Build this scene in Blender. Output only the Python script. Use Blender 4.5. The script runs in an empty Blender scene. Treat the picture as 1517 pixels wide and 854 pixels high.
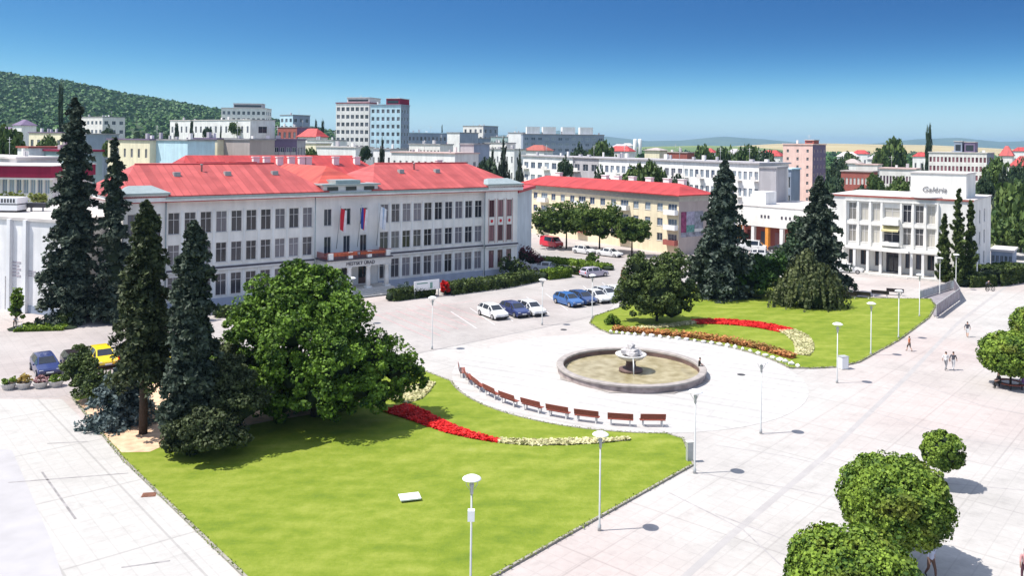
import bpy, bmesh, math, random
import numpy as np
from mathutils import Vector, Matrix
R = math.radians
rnd = random.Random(7)
C = bpy.context.scene.collection
SC = bpy.context.scene

# ------------------------------------------------------------------ camera
F, CX, HY, CH, ROLL = 1250.0, 758.5, 212.0, 21.0, math.atan(0.012)
cam = bpy.data.cameras.new('camera'); camo = bpy.data.objects.new('camera', cam); C.objects.link(camo)
cam.sensor_width = 36; cam.lens = F / 1517 * 36; cam.shift_y = -(427 - HY) / 1517
cam.clip_start = 0.5; cam.clip_end = 60000
camo.matrix_world = Matrix.Translation((0, 0, CH)) @ Matrix.Rotation(R(90), 4, 'X') @ Matrix.Rotation(ROLL, 4, 'Z')
SC.camera = camo

# ------------------------------------------------------------------ sun, sky, exposure
SUN_EL, SHADOW_AZ = R(61), R(9)          # shadows fall towards +X, a little away
SUN_STRENGTH, SKY_STRENGTH = 3.7, 0.145
to_sun = Vector((-math.cos(SUN_EL) * math.cos(SHADOW_AZ), -math.cos(SUN_EL) * math.sin(SHADOW_AZ), math.sin(SUN_EL)))
sl = bpy.data.lights.new('sun', 'SUN'); sl.energy = SUN_STRENGTH; sl.angle = R(0.5); sl.color = (1.0, 0.955, 0.88)
so = bpy.data.objects.new('sun', sl); C.objects.link(so); so.rotation_euler = to_sun.to_track_quat('Z', 'Y').to_euler(); so.location = (0, 0, 80)
world = bpy.data.worlds.new('World'); SC.world = world; world.use_nodes = True
nt = world.node_tree; bg = nt.nodes['Background']; bg.inputs['Strength'].default_value = SKY_STRENGTH
sky = nt.nodes.new('ShaderNodeTexSky'); sky.sky_type = 'NISHITA'; sky.sun_disc = False
sky.sun_elevation = SUN_EL; sky.sun_rotation = math.atan2(to_sun.x, to_sun.y)
sky.air_density = 1.0; sky.dust_density = 0.3; sky.ozone_density = 3.0; sky.altitude = 300
SKY_K = 13.0                                # the sky deepens quickly above the pale horizon band
tc = nt.nodes.new('ShaderNodeTexCoord'); sx_ = nt.nodes.new('ShaderNodeSeparateXYZ'); cx_ = nt.nodes.new('ShaderNodeCombineXYZ')
zz_ = nt.nodes.new('ShaderNodeMath'); zz_.operation = 'POWER'; zz_.inputs[1].default_value = 1.5
zm_ = nt.nodes.new('ShaderNodeMath'); zm_.operation = 'MULTIPLY'; zm_.inputs[1].default_value = SKY_K
za_ = nt.nodes.new('ShaderNodeMath'); za_.operation = 'ABSOLUTE'
vn = nt.nodes.new('ShaderNodeVectorMath'); vn.operation = 'NORMALIZE'
nt.links.new(tc.outputs['Generated'], sx_.inputs[0]); nt.links.new(sx_.outputs[0], cx_.inputs[0]); nt.links.new(sx_.outputs[1], cx_.inputs[1])
nt.links.new(sx_.outputs[2], za_.inputs[0]); nt.links.new(za_.outputs[0], zz_.inputs[0]); nt.links.new(zz_.outputs[0], zm_.inputs[0]); nt.links.new(zm_.outputs[0], cx_.inputs[2])
nt.links.new(cx_.outputs[0], vn.inputs[0]); nt.links.new(vn.outputs[0], sky.inputs['Vector'])
hs = nt.nodes.new('ShaderNodeHueSaturation'); hs.inputs['Saturation'].default_value = 1.0; hs.inputs['Hue'].default_value = 0.486
SKY_REF, SKY_GAMMA = 2.8, 2.5            # deepen the zenith against the pale horizon
s1 = nt.nodes.new('ShaderNodeVectorMath'); s1.operation = 'SCALE'; s1.inputs['Scale'].default_value = 1 / SKY_REF
gm = nt.nodes.new('ShaderNodeGamma'); gm.inputs['Gamma'].default_value = SKY_GAMMA
s2 = nt.nodes.new('ShaderNodeVectorMath'); s2.operation = 'SCALE'; s2.inputs['Scale'].default_value = SKY_REF
nt.links.new(sky.outputs[0], s1.inputs[0]); nt.links.new(s1.outputs[0], gm.inputs['Color']); nt.links.new(gm.outputs[0], s2.inputs[0])
lim = nt.nodes.new('ShaderNodeVectorMath'); lim.operation = 'MULTIPLY'; lia = nt.nodes.new('ShaderNodeVectorMath'); lia.operation = 'ADD'; lid = nt.nodes.new('ShaderNodeVectorMath'); lid.operation = 'DIVIDE'
LIMIT = (2.5, 3.5, 4.1)                      # soft ceiling so that the horizon band stays pale blue, not white
for n_ in (lim, lia): n_.inputs[1].default_value = LIMIT; nt.links.new(s2.outputs[0], n_.inputs[0])
nt.links.new(lim.outputs[0], lid.inputs[0]); nt.links.new(lia.outputs[0], lid.inputs[1])
nt.links.new(lid.outputs[0], hs.inputs['Color']); # above the view, paler and brighter sky added as fill for shaded walls
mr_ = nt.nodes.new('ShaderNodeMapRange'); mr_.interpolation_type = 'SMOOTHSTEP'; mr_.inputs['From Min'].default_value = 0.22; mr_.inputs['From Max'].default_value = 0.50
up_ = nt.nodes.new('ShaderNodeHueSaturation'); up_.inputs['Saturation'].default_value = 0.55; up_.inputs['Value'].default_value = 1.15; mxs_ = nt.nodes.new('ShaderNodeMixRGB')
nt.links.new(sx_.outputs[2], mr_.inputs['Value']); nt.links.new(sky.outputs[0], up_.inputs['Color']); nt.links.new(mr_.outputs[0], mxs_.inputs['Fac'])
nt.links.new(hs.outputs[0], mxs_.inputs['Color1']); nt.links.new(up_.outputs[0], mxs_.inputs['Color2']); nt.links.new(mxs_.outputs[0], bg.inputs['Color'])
vs = SC.view_settings; vs.view_transform = 'Standard'; vs.look = 'None'; vs.exposure = 0.84; vs.gamma = 1
SC.cycles.max_bounces = 5; SC.cycles.diffuse_bounces = 3; SC.cycles.glossy_bounces = 2; SC.cycles.transmission_bounces = 2
SC.cycles.transparent_max_bounces = 4; SC.cycles.volume_bounces = 0; SC.cycles.use_denoising = True

# ------------------------------------------------------------------ pixel helpers (photo pixels, 1517 wide)
cr, sr = math.cos(ROLL), math.sin(ROLL)
def ray(px, py):
    du, dv = px - CX, py - HY
    return ((du * cr + dv * sr) / F, 1.0, -(-du * sr + dv * cr) / F)
def G(px, py, z=0.0):
    d = ray(px, py); t = (z - CH) / d[2]
    return Vector((d[0] * t, t, z))
def AT(px, py, Y):
    d = ray(px, py); return Vector((d[0] * Y, Y, CH + d[2] * Y))
def px_of(p):
    u, v = p[0] / p[1] * F, -(p[2] - CH) / p[1] * F
    return CX + u * cr - v * sr, HY + u * sr + v * cr
def smooth(t): t = min(1, max(0, t)); return t * t * (3 - 2 * t)
def terrain(x, y):
    if y < 230: return 0.0
    a = x / y
    return 20.0 * smooth((y - 230) / 380) * smooth((-a - 0.16) / 0.24)

# ------------------------------------------------------------------ object helpers
def tag(o, label=None, cat=None, group=None, kind=None):
    if label: o['label'] = label
    if cat: o['category'] = cat
    if group: o['group'] = group
    if kind: o['kind'] = kind
    return o
def thing(name, label, cat, loc=(0, 0, 0), rz=0.0, group=None):
    o = bpy.data.objects.new(name, None); C.objects.link(o); o.empty_display_size = 0.3
    o.location = loc; o.rotation_euler = (0, 0, rz)
    return tag(o, label, cat, group)
def npmesh(name, V, Fc, mats, midx=None, smoothf=False):
    V = np.asarray(V, dtype=np.float32).reshape(-1, 3); Fc = np.asarray(Fc, dtype=np.int32)
    n, k = Fc.shape
    me = bpy.data.meshes.new(name); me.vertices.add(len(V)); me.vertices.foreach_set('co', V.ravel())
    me.loops.add(n * k); me.loops.foreach_set('vertex_index', Fc.ravel())
    me.polygons.add(n); me.polygons.foreach_set('loop_start', np.arange(0, n * k, k, dtype=np.int32))
    if midx is not None: me.polygons.foreach_set('material_index', np.asarray(midx, dtype=np.int32))
    me.polygons.foreach_set('use_smooth', np.full(n, smoothf, dtype=bool))
    for m in (mats if isinstance(mats, (list, tuple)) else [mats]): me.materials.append(m)
    me.update(calc_edges=True); me.validate()
    return me
def link(name, me, parent=None, loc=None, rz=None):
    o = bpy.data.objects.new(name, me); C.objects.link(o)
    if parent: o.parent = parent
    if loc is not None: o.location = loc
    if rz is not None: o.rotation_euler = (0, 0, rz)
    return o
def copy_tree(o, parent=None):
    c = o.copy(); C.objects.link(c); c.parent = parent
    for ch in o.children: copy_tree(ch, c)
    return c
class MB:
    def __init__(s): s.v = []; s.f = []; s.m = []; s.sm = []
    def face(s, pts, m=0, sm=False):
        i = len(s.v); s.v += [tuple(p) for p in pts]; s.f.append(list(range(i, i + len(pts)))); s.m.append(m); s.sm.append(sm)
    def box(s, x0, x1, y0, y1, z0, z1, m=0, M=None):
        p = [(x, y, z) for z in (z0, z1) for y in (y0, y1) for x in (x0, x1)]
        if M is not None: p = [tuple(M @ Vector(q)) for q in p]
        i = len(s.v); s.v += p
        for q in ((0, 2, 3, 1), (4, 5, 7, 6), (0, 1, 5, 4), (2, 6, 7, 3), (0, 4, 6, 2), (1, 3, 7, 5)):
            s.f.append([i + k for k in q]); s.m.append(m); s.sm.append(False)
    def lathe(s, prof, n=16, c=(0, 0, 0), m=0, sm=True, M=None, cap=True):
        i = len(s.v)
        for r, z in prof:
            for k in range(n):
                a = 2 * math.pi * k / n
                p = Vector((c[0] + r * math.cos(a), c[1] + r * math.sin(a), c[2] + z))
                s.v.append(tuple(M @ p if M is not None else p))
        for j in range(len(prof) - 1):
            for k in range(n):
                k2 = (k + 1) % n
                s.f.append([i + j * n + k, i + j * n + k2, i + (j + 1) * n + k2, i + (j + 1) * n + k]); s.m.append(m); s.sm.append(sm)
        if cap:
            s.f.append([i + k for k in range(n)][::-1]); s.m.append(m); s.sm.append(False)
            s.f.append([i + (len(prof) - 1) * n + k for k in range(n)]); s.m.append(m); s.sm.append(False)
    def tube(s, pts, rad, n=6, m=0, sm=True):
        pts = [Vector(p) for p in pts]; rad = rad if isinstance(rad, (list, tuple)) else [rad] * len(pts)
        i = len(s.v)
        for j, p in enumerate(pts):
            d = (pts[min(j + 1, len(pts) - 1)] - pts[max(j - 1, 0)]).normalized()
            a = d.orthogonal().normalized() if j == 0 else (a - d * a.dot(d)).normalized()
            b = d.cross(a)
            for k in range(n):
                t = 2 * math.pi * k / n; s.v.append(tuple(p + (a * math.cos(t) + b * math.sin(t)) * rad[j]))
        for j in range(len(pts) - 1):
            for k in range(n):
                k2 = (k + 1) % n
                s.f.append([i + j * n + k, i + j * n + k2, i + (j + 1) * n + k2, i + (j + 1) * n + k]); s.m.append(m); s.sm.append(sm)
        s.f.append([i + k for k in range(n)][::-1]); s.m.append(m); s.sm.append(False)
        s.f.append([i + (len(pts) - 1) * n + k for k in range(n)]); s.m.append(m); s.sm.append(False)
    def poly(s, pts, z0, z1, m=0):            # prism from a plan outline
        a = sum(pts[i][0] * pts[(i + 1) % len(pts)][1] - pts[(i + 1) % len(pts)][0] * pts[i][1] for i in range(len(pts)))
        if a < 0: pts = pts[::-1]
        s.face([(p[0], p[1], z1) for p in pts], m)
        for i in range(len(pts)):
            p, q = pts[i], pts[(i + 1) % len(pts)]
            s.face([(p[0], p[1], z0), (q[0], q[1], z0), (q[0], q[1], z1), (p[0], p[1], z1)], m)
    def mesh(s, name, mats):
        me = bpy.data.meshes.new(name); me.from_pydata(s.v, [], s.f)
        for m in (mats if isinstance(mats, (list, tuple)) else [mats]): me.materials.append(m)
        me.polygons.foreach_set('material_index', s.m); me.polygons.foreach_set('use_smooth', s.sm)
        me.update(); return me
    def build(s, name, mats, parent=None, loc=None, rz=None): return link(name, s.mesh(name, mats), parent, loc, rz)

# ------------------------------------------------------------------ materials
_mats = {}
def N(t, ty, **kw):
    n = t.nodes.new(ty)
    for k, v in kw.items(): setattr(n, k, v)
    return n
def mat(name, col, rough=0.75, var=0.12, scale=1.5, metal=0.0, bump=0.0, spec=0.3, coord='Object', col2=None, detail=4.0):
    if name in _mats: return _mats[name]
    m = bpy.data.materials.new(name); m.use_nodes = True; t = m.node_tree; b = t.nodes['Principled BSDF']
    b.inputs['Roughness'].default_value = rough; b.inputs['Metallic'].default_value = metal; b.inputs['Specular IOR Level'].default_value = spec
    tc = N(t, 'ShaderNodeTexCoord'); no = N(t, 'ShaderNodeTexNoise'); no.inputs['Scale'].default_value = scale; no.inputs['Detail'].default_value = detail
    t.links.new(tc.outputs[coord], no.inputs['Vector'])
    cr_ = N(t, 'ShaderNodeValToRGB'); e = cr_.color_ramp.elements
    c2 = col2 if col2 else tuple(min(1, c * (1 + var)) for c in col)
    c1 = col if col2 else tuple(c * (1 - var) for c in col)
    e[0].position = 0.3; e[0].color = (*c1, 1); e[1].position = 0.7; e[1].color = (*c2, 1)
    t.links.new(no.outputs['Fac'], cr_.inputs['Fac']); t.links.new(cr_.outputs[0], b.inputs['Base Color'])
    if bump:
        bp = N(t, 'ShaderNodeBump'); bp.inputs['Strength'].default_value = bump; bp.inputs['Distance'].default_value = 0.05
        t.links.new(no.outputs['Fac'], bp.inputs['Height']); t.links.new(bp.outputs[0], b.inputs['Normal'])
    _mats[name] = m; return m
def leaf_mat(name, dark, light, trans=0.25, patch=0.0, pcol=(0.2, 0.12, 0.03), rough=0.6):
    if name in _mats: return _mats[name]
    m = bpy.data.materials.new(name); m.use_nodes = True; t = m.node_tree; b = t.nodes['Principled BSDF']; out = t.nodes['Material Output']
    b.inputs['Roughness'].default_value = rough; b.inputs['Specular IOR Level'].default_value = 0.25
    g = N(t, 'ShaderNodeNewGeometry'); tc = N(t, 'ShaderNodeTexCoord'); no = N(t, 'ShaderNodeTexNoise'); no.inputs['Scale'].default_value = 0.7; no.inputs['Detail'].default_value = 4
    t.links.new(tc.outputs['Object'], no.inputs['Vector'])
    ma = N(t, 'ShaderNodeMath', operation='MULTIPLY_ADD'); ma.inputs[1].default_value = 0.6
    mb = N(t, 'ShaderNodeMath', operation='MULTIPLY_ADD'); mb.inputs[1].default_value = 1.7; mb.inputs[2].default_value = -0.68
    t.links.new(no.outputs['Fac'], mb.inputs[0]); t.links.new(g.outputs['Random Per Island'], ma.inputs[0]); t.links.new(mb.outputs[0], ma.inputs[2])
    cr_ = N(t, 'ShaderNodeValToRGB'); e = cr_.color_ramp.elements
    e[0].position = 0.1; e[0].color = (*dark, 1); e[1].position = 0.85; e[1].color = (*light, 1)
    t.links.new(ma.outputs[0], cr_.inputs['Fac']); colr = cr_.outputs[0]
    if patch:
        n2 = N(t, 'ShaderNodeTexNoise'); n2.inputs['Scale'].default_value = 0.5; t.links.new(tc.outputs['Object'], n2.inputs['Vector'])
        r2 = N(t, 'ShaderNodeValToRGB'); r2.color_ramp.elements[0].position = 0.56; r2.color_ramp.elements[1].position = 0.66
        mm = N(t, 'ShaderNodeMath', operation='MULTIPLY'); mm.inputs[1].default_value = patch
        t.links.new(n2.outputs['Fac'], r2.inputs['Fac']); t.links.new(r2.outputs[0], mm.inputs[0])
        mx = N(t, 'ShaderNodeMixRGB'); mx.inputs['Color2'].default_value = (*pcol, 1)
        t.links.new(mm.outputs[0], mx.inputs['Fac']); t.links.new(colr, mx.inputs['Color1']); colr = mx.outputs[0]
    t.links.new(colr, b.inputs['Base Color'])
    tr = N(t, 'ShaderNodeBsdfTranslucent'); t.links.new(colr, tr.inputs['Color'])
    mxs = N(t, 'ShaderNodeMixShader'); mxs.inputs[0].default_value = trans
    t.links.new(b.outputs[0], mxs.inputs[1]); t.links.new(tr.outputs[0], mxs.inputs[2]); t.links.new(mxs.outputs[0], out.inputs['Surface'])
    _mats[name] = m; return m
def pane_mat(name, dark, light, bias=0.5):
    """window panes: glass over curtains that differ from window to window"""
    if name in _mats: return _mats[name]
    m = bpy.data.materials.new(name); m.use_nodes = True; t = m.node_tree; b = t.nodes['Principled BSDF']
    b.inputs['Roughness'].default_value = 0.12; b.inputs['Specular IOR Level'].default_value = 0.6
    oi = N(t, 'ShaderNodeObjectInfo'); tc = N(t, 'ShaderNodeTexCoord'); wv = N(t, 'ShaderNodeTexWave'); wv.inputs['Scale'].default_value = 2.2; wv.inputs['Distortion'].default_value = 1.5
    ad = N(t, 'ShaderNodeVectorMath', operation='ADD'); t.links.new(tc.outputs['Object'], ad.inputs[0]); t.links.new(oi.outputs['Location'], ad.inputs[1])
    t.links.new(ad.outputs[0], wv.inputs['Vector'])
    a = N(t, 'ShaderNodeMath', operation='MULTIPLY_ADD'); a.inputs[1].default_value = 0.45
    t.links.new(wv.outputs['Fac'], a.inputs[0]); t.links.new(oi.outputs['Random'], a.inputs[2])
    c = N(t, 'ShaderNodeValToRGB'); e = c.color_ramp.elements; e[0].position = bias; e[0].color = (*dark, 1); e[1].position = min(1, bias + 0.35); e[1].color = (*light, 1)
    t.links.new(a.outputs[0], c.inputs['Fac']); t.links.new(c.outputs[0], b.inputs['Base Color'])
    _mats[name] = m; return m
def wear_wall(name, col, rough=0.85):
    """render with faint streaks and patches"""
    if name in _mats: return _mats[name]
    m = bpy.data.materials.new(name); m.use_nodes = True; t = m.node_tree; b = t.nodes['Principled BSDF']; b.inputs['Roughness'].default_value = rough
    b.inputs['Specular IOR Level'].default_value = 0.2
    tc = N(t, 'ShaderNodeTexCoord'); mp = N(t, 'ShaderNodeMapping'); mp.inputs['Scale'].default_value = (1.2, 1.2, 0.12)
    n1 = N(t, 'ShaderNodeTexNoise'); n1.inputs['Scale'].default_value = 1.0; n1.inputs['Detail'].default_value = 5
    n2 = N(t, 'ShaderNodeTexNoise'); n2.inputs['Scale'].default_value = 0.35; n2.inputs['Detail'].default_value = 6
    t.links.new(tc.outputs['Object'], mp.inputs[0]); t.links.new(mp.outputs[0], n1.inputs['Vector']); t.links.new(tc.outputs['Object'], n2.inputs['Vector'])
    ad = N(t, 'ShaderNodeMath', operation='ADD'); t.links.new(n1.outputs['Fac'], ad.inputs[0]); t.links.new(n2.outputs['Fac'], ad.inputs[1])
    c = N(t, 'ShaderNodeValToRGB'); e = c.color_ramp.elements; e[0].position = 0.35 * 2; e[1].position = 0.6 * 2
    e[0].position = 0.42; e[1].position = 0.6
    hv = N(t, 'ShaderNodeMath', operation='MULTIPLY'); hv.inputs[1].default_value = 0.5
    t.links.new(ad.outputs[0], hv.inputs[0])
    e[0].color = (*[x * 0.84 for x in col], 1); e[1].color = (*col, 1)
    t.links.new(hv.outputs[0], c.inputs['Fac']); t.links.new(c.outputs[0], b.inputs['Base Color'])
    _mats[name] = m; return m
def roof_mat(name, col, pitch=0.95, axis=0):
    """sheet metal roof: standing seams along the slope"""
    if name in _mats: return _mats[name]
    m = bpy.data.materials.new(name); m.use_nodes = True; t = m.node_tree; b = t.nodes['Principled BSDF']; b.inputs['Roughness'].default_value = 0.55
    tc = N(t, 'ShaderNodeTexCoord'); sp = N(t, 'ShaderNodeSeparateXYZ'); t.links.new(tc.outputs['Object'], sp.inputs[0])
    dv = N(t, 'ShaderNodeMath', operation='DIVIDE'); dv.inputs[1].default_value = pitch; t.links.new(sp.outputs[axis], dv.inputs[0])
    fr = N(t, 'ShaderNodeMath', operation='FRACT'); t.links.new(dv.outputs[0], fr.inputs[0])
    lt = N(t, 'ShaderNodeMath', operation='LESS_THAN'); lt.inputs[1].default_value = 0.14; t.links.new(fr.outputs[0], lt.inputs[0])
    fl = N(t, 'ShaderNodeMath', operation='FLOOR'); t.links.new(dv.outputs[0], fl.inputs[0])
    wn = N(t, 'ShaderNodeTexWhiteNoise', noise_dimensions='1D'); t.links.new(fl.outputs[0], wn.inputs['W'])
    no = N(t, 'ShaderNodeTexNoise'); no.inputs['Scale'].default_value = 0.5; no.inputs['Detail'].default_value = 6; t.links.new(tc.outputs['Object'], no.inputs['Vector'])
    a1 = N(t, 'ShaderNodeMath', operation='MULTIPLY_ADD'); a1.inputs[1].default_value = 0.42; t.links.new(wn.outputs['Value'], a1.inputs[0]); t.links.new(no.outputs['Fac'], a1.inputs[2])
    c = N(t, 'ShaderNodeValToRGB'); e = c.color_ramp.elements; e[0].position = 0.35; e[1].position = 0.95
    e[0].color = (*[x * 0.62 for x in col], 1); e[1].color = (min(1, col[0] * 1.1), col[1] * 1.45, col[2] * 1.45, 1)
    t.links.new(a1.outputs[0], c.inputs['Fac'])
    mx = N(t, 'ShaderNodeMixRGB'); mx.inputs['Color2'].default_value = (*[x * 0.7 for x in col], 1)
    ml = N(t, 'ShaderNodeMath', operation='MULTIPLY'); ml.inputs[1].default_value = 0.8; t.links.new(lt.outputs[0], ml.inputs[0])
    t.links.new(ml.outputs[0], mx.inputs['Fac']); t.links.new(c.outputs[0], mx.inputs['Color1']); t.links.new(mx.outputs[0], b.inputs['Base Color'])
    _mats[name] = m; return m
def paving_mat(name, col, ang, sx, sy, joint=0.10, jcol=0.72, var=0.07, ox=0.0, oy=0.0, stain=0.10, seam=None, pink=0.0):
    """cast concrete bays with joints, in the object's own coordinates"""
    m = bpy.data.materials.new(name); m.use_nodes = True; t = m.node_tree; b = t.nodes['Principled BSDF']; b.inputs['Roughness'].default_value = 0.85
    b.inputs['Specular IOR Level'].default_value = 0.15
    tc = N(t, 'ShaderNodeTexCoord'); mp = N(t, 'ShaderNodeMapping', vector_type='TEXTURE'); mp.inputs['Rotation'].default_value = (0, 0, ang); mp.inputs['Location'].default_value = (ox, oy, 0)
    nd = N(t, 'ShaderNodeTexNoise'); nd.inputs['Scale'].default_value = 1.2; nd.inputs['Detail'].default_value = 2
    t.links.new(tc.outputs['Object'], mp.inputs[0]); sp = N(t, 'ShaderNodeSeparateXYZ'); t.links.new(mp.outputs[0], sp.inputs[0])
    def joints(out, size, w):
        d = N(t, 'ShaderNodeMath', operation='DIVIDE'); d.inputs[1].default_value = size; t.links.new(out, d.inputs[0])
        f = N(t, 'ShaderNodeMath', operation='FRACT'); t.links.new(d.outputs[0], f.inputs[0])
        l = N(t, 'ShaderNodeMath', operation='LESS_THAN'); l.inputs[1].default_value = w / size; t.links.new(f.outputs[0], l.inputs[0])
        fl = N(t, 'ShaderNodeMath', operation='FLOOR'); t.links.new(d.outputs[0], fl.inputs[0])
        return l.outputs[0], fl.outputs[0]
    j1, c1 = joints(sp.outputs[0], sx, joint); j2, c2 = joints(sp.outputs[1], sy, joint)
    mx = N(t, 'ShaderNodeMath', operation='MAXIMUM'); t.links.new(j1, mx.inputs[0]); t.links.new(j2, mx.inputs[1])
    cb = N(t, 'ShaderNodeCombineXYZ'); t.links.new(c1, cb.inputs[0]); t.links.new(c2, cb.inputs[1])
    wn = N(t, 'ShaderNodeTexWhiteNoise', noise_dimensions='2D'); t.links.new(cb.outputs[0], wn.inputs['Vector'])
    n1 = N(t, 'ShaderNodeTexNoise'); n1.inputs['Scale'].default_value = 0.11; n1.inputs['Detail'].default_value = 7; n1.inputs['Roughness'].default_value = 0.6
    t.links.new(tc.outputs['Object'], n1.inputs['Vector'])
    n2 = N(t, 'ShaderNodeTexNoise'); n2.inputs['Scale'].default_value = 2.5; n2.inputs['Detail'].default_value = 6; t.links.new(tc.outputs['Object'], n2.inputs['Vector'])
    # small slabs inside each bay
    bk = N(t, 'ShaderNodeTexBrick', offset=0.0, squash=1.0); bk.inputs['Scale'].default_value = 1.0; bk.inputs['Brick Width'].default_value = 1.0; bk.inputs['Row Height'].default_value = 1.0
    bk.inputs['Mortar Size'].default_value = 0.035; bk.inputs['Color1'].default_value = (1, 1, 1, 1); bk.inputs['Color2'].default_value = (.965, .965, .965, 1); bk.inputs['Mortar'].default_value = (.90, .90, .90, 1); t.links.new(mp.outputs[0], bk.inputs['Vector'])
    n4 = N(t, 'ShaderNodeTexNoise'); n4.inputs['Scale'].default_value = 0.55; n4.inputs['Detail'].default_value = 8; n4.inputs['Roughness'].default_value = 0.7; t.links.new(tc.outputs['Object'], n4.inputs['Vector'])
    r4 = N(t, 'ShaderNodeMapRange'); r4.inputs['From Min'].default_value = 0.30; r4.inputs['From Max'].default_value = 0.48; r4.inputs['To Min'].default_value = 0.86; t.links.new(n4.outputs['Fac'], r4.inputs['Value'])
    # brightness factor
    a = N(t, 'ShaderNodeMath', operation='MULTIPLY_ADD'); a.inputs[1].default_value = var; a.inputs[2].default_value = 1 - var; t.links.new(wn.outputs['Value'], a.inputs[0])
    r = N(t, 'ShaderNodeMapRange'); r.inputs['From Min'].default_value = 0.35; r.inputs['From Max'].default_value = 0.6; r.inputs['To Min'].default_value = 1 - stain; r.inputs['To Max'].default_value = 1.0
    t.links.new(n1.outputs['Fac'], r.inputs['Value'])
    r2 = N(t, 'ShaderNodeMapRange'); r2.inputs['From Min'].default_value = 0.3; r2.inputs['From Max'].default_value = 0.65; r2.inputs['To Min'].default_value = 0.95; r2.inputs['To Max'].default_value = 1.02
    t.links.new(n2.outputs['Fac'], r2.inputs['Value'])
    m1 = N(t, 'ShaderNodeMath', operation='MULTIPLY'); t.links.new(a.outputs[0], m1.inputs[0]); t.links.new(r.outputs[0], m1.inputs[1])
    m2 = N(t, 'ShaderNodeMath', operation='MULTIPLY'); t.links.new(m1.outputs[0], m2.inputs[0]); t.links.new(r2.outputs[0], m2.inputs[1])
    jf = N(t, 'ShaderNodeMath', operation='MULTIPLY_ADD'); jf.inputs[1].default_value = jcol - 1; jf.inputs[2].default_value = 1; t.links.new(mx.outputs[0], jf.inputs[0])
    m5 = N(t, 'ShaderNodeMath', operation='MULTIPLY'); t.links.new(m2.outputs[0], m5.inputs[0]); t.links.new(r4.outputs[0], m5.inputs[1])
    m6 = N(t, 'ShaderNodeMath', operation='MULTIPLY'); t.links.new(m5.outputs[0], m6.inputs[0]); t.links.new(bk.outputs['Color'], m6.inputs[1])
    m3 = N(t, 'ShaderNodeMath', operation='MULTIPLY'); t.links.new(m6.outputs[0], m3.inputs[0]); t.links.new(jf.outputs[0], m3.inputs[1])
    base = N(t, 'ShaderNodeMixRGB'); base.inputs['Color1'].default_value = (*col, 1); base.inputs['Color2'].default_value = (col[0], col[1] * 0.86, col[2] * 0.85, 1)
    if pink:
        n3 = N(t, 'ShaderNodeTexNoise'); n3.inputs['Scale'].default_value = 0.035; t.links.new(tc.outputs['Object'], n3.inputs['Vector'])
        r3 = N(t, 'ShaderNodeMapRange'); r3.inputs['From Min'].default_value = 0.45; r3.inputs['From Max'].default_value = 0.62; r3.inputs['To Max'].default_value = pink
        t.links.new(n3.outputs['Fac'], r3.inputs['Value']); t.links.new(r3.outputs[0], base.inputs['Fac'])
    else: base.inputs['Fac'].default_value = 0
    vmul = N(t, 'ShaderNodeVectorMath', operation='SCALE'); t.links.new(base.outputs[0], vmul.inputs[0]); t.links.new(m3.outputs[0], vmul.inputs['Scale'])
    t.links.new(vmul.outputs[0], b.inputs['Base Color'])
    _mats[name] = m; return m

M_white = wear_wall('white_render', (0.85, 0.845, 0.83)); M_offw = wear_wall('offwhite_render', (0.80, 0.77, 0.74))
M_lilac = wear_wall('lilac_render', (0.88, 0.85, 0.81)); M_cream = wear_wall('cream_render', (0.86, 0.78, 0.58)); M_yellow = wear_wall('yellow_render', (0.84, 0.73, 0.52))
M_tan = wear_wall('tan_render', (0.44, 0.38, 0.36)); M_blue = wear_wall('blue_render', (0.58, 0.78, 0.88)); M_pink = wear_wall('pink_render', (0.90, 0.62, 0.56))
M_grey = wear_wall('grey_render', (0.46, 0.44, 0.46)); M_bluegrey = wear_wall('bluegrey_render', (0.30, 0.35, 0.44)); M_purple = wear_wall('purple_render', (0.20, 0.15, 0.24))
M_brick = wear_wall('brick_red_render', (0.38, 0.12, 0.10)); M_maroon = wear_wall('maroon_panel', (0.28, 0.02, 0.06)); M_teal = wear_wall('teal_panel', (0.36, 0.47, 0.47))
M_plinth = wear_wall('plinth_blue', (0.42, 0.46, 0.55)); M_gall = wear_wall('gallery_white', (0.84, 0.82, 0.78)); M_portal = wear_wall('portal_pink', (0.62, 0.45, 0.42))
M_redroof = roof_mat('red_sheet_roof', (0.46, 0.062, 0.056)); M_redroof2 = roof_mat('red_sheet_roof_cross', (0.50, 0.055, 0.035), axis=1)
M_redtile = roof_mat('red_tile_roof', (0.46, 0.032, 0.03), pitch=0.8)
M_flat = mat('flat_roof_felt', (0.30, 0.29, 0.30), 0.9, 0.2, 0.6); M_flatl = mat('flat_roof_light', (0.58, 0.54, 0.52), 0.9, 0.1, 0.6)
M_trim = mat('red_trim', (0.45, 0.06, 0.07), 0.6); M_dtrim = mat('dark_trim', (0.08, 0.07, 0.09), 0.6); M_stone = mat('pale_stone', (0.66, 0.64, 0.62), 0.8, 0.08, 3)
M_frame = mat('window_frame_white', (0.62, 0.60, 0.60), 0.5); M_framed = mat('window_frame_brown', (0.14, 0.08, 0.07), 0.5)
M_zinc = mat('zinc', (0.34, 0.40, 0.40), 0.4, 0.1, 2, 0.3); M_pole = mat('galvanised_pole', (0.45, 0.46, 0.46), 0.45, 0.06, 4, 0.2)
M_lampw = mat('lamp_white', (0.86, 0.86, 0.86), 0.35, 0.03); M_glass = mat('dark_glass', (0.025, 0.03, 0.04), 0.08, 0.2, 3, spec=0.6)
M_tyre = mat('tyre', (0.025, 0.025, 0.027), 0.85); M_rim = mat('alloy', (0.5, 0.5, 0.52), 0.3, 0.05, 5, 0.7)
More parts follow.
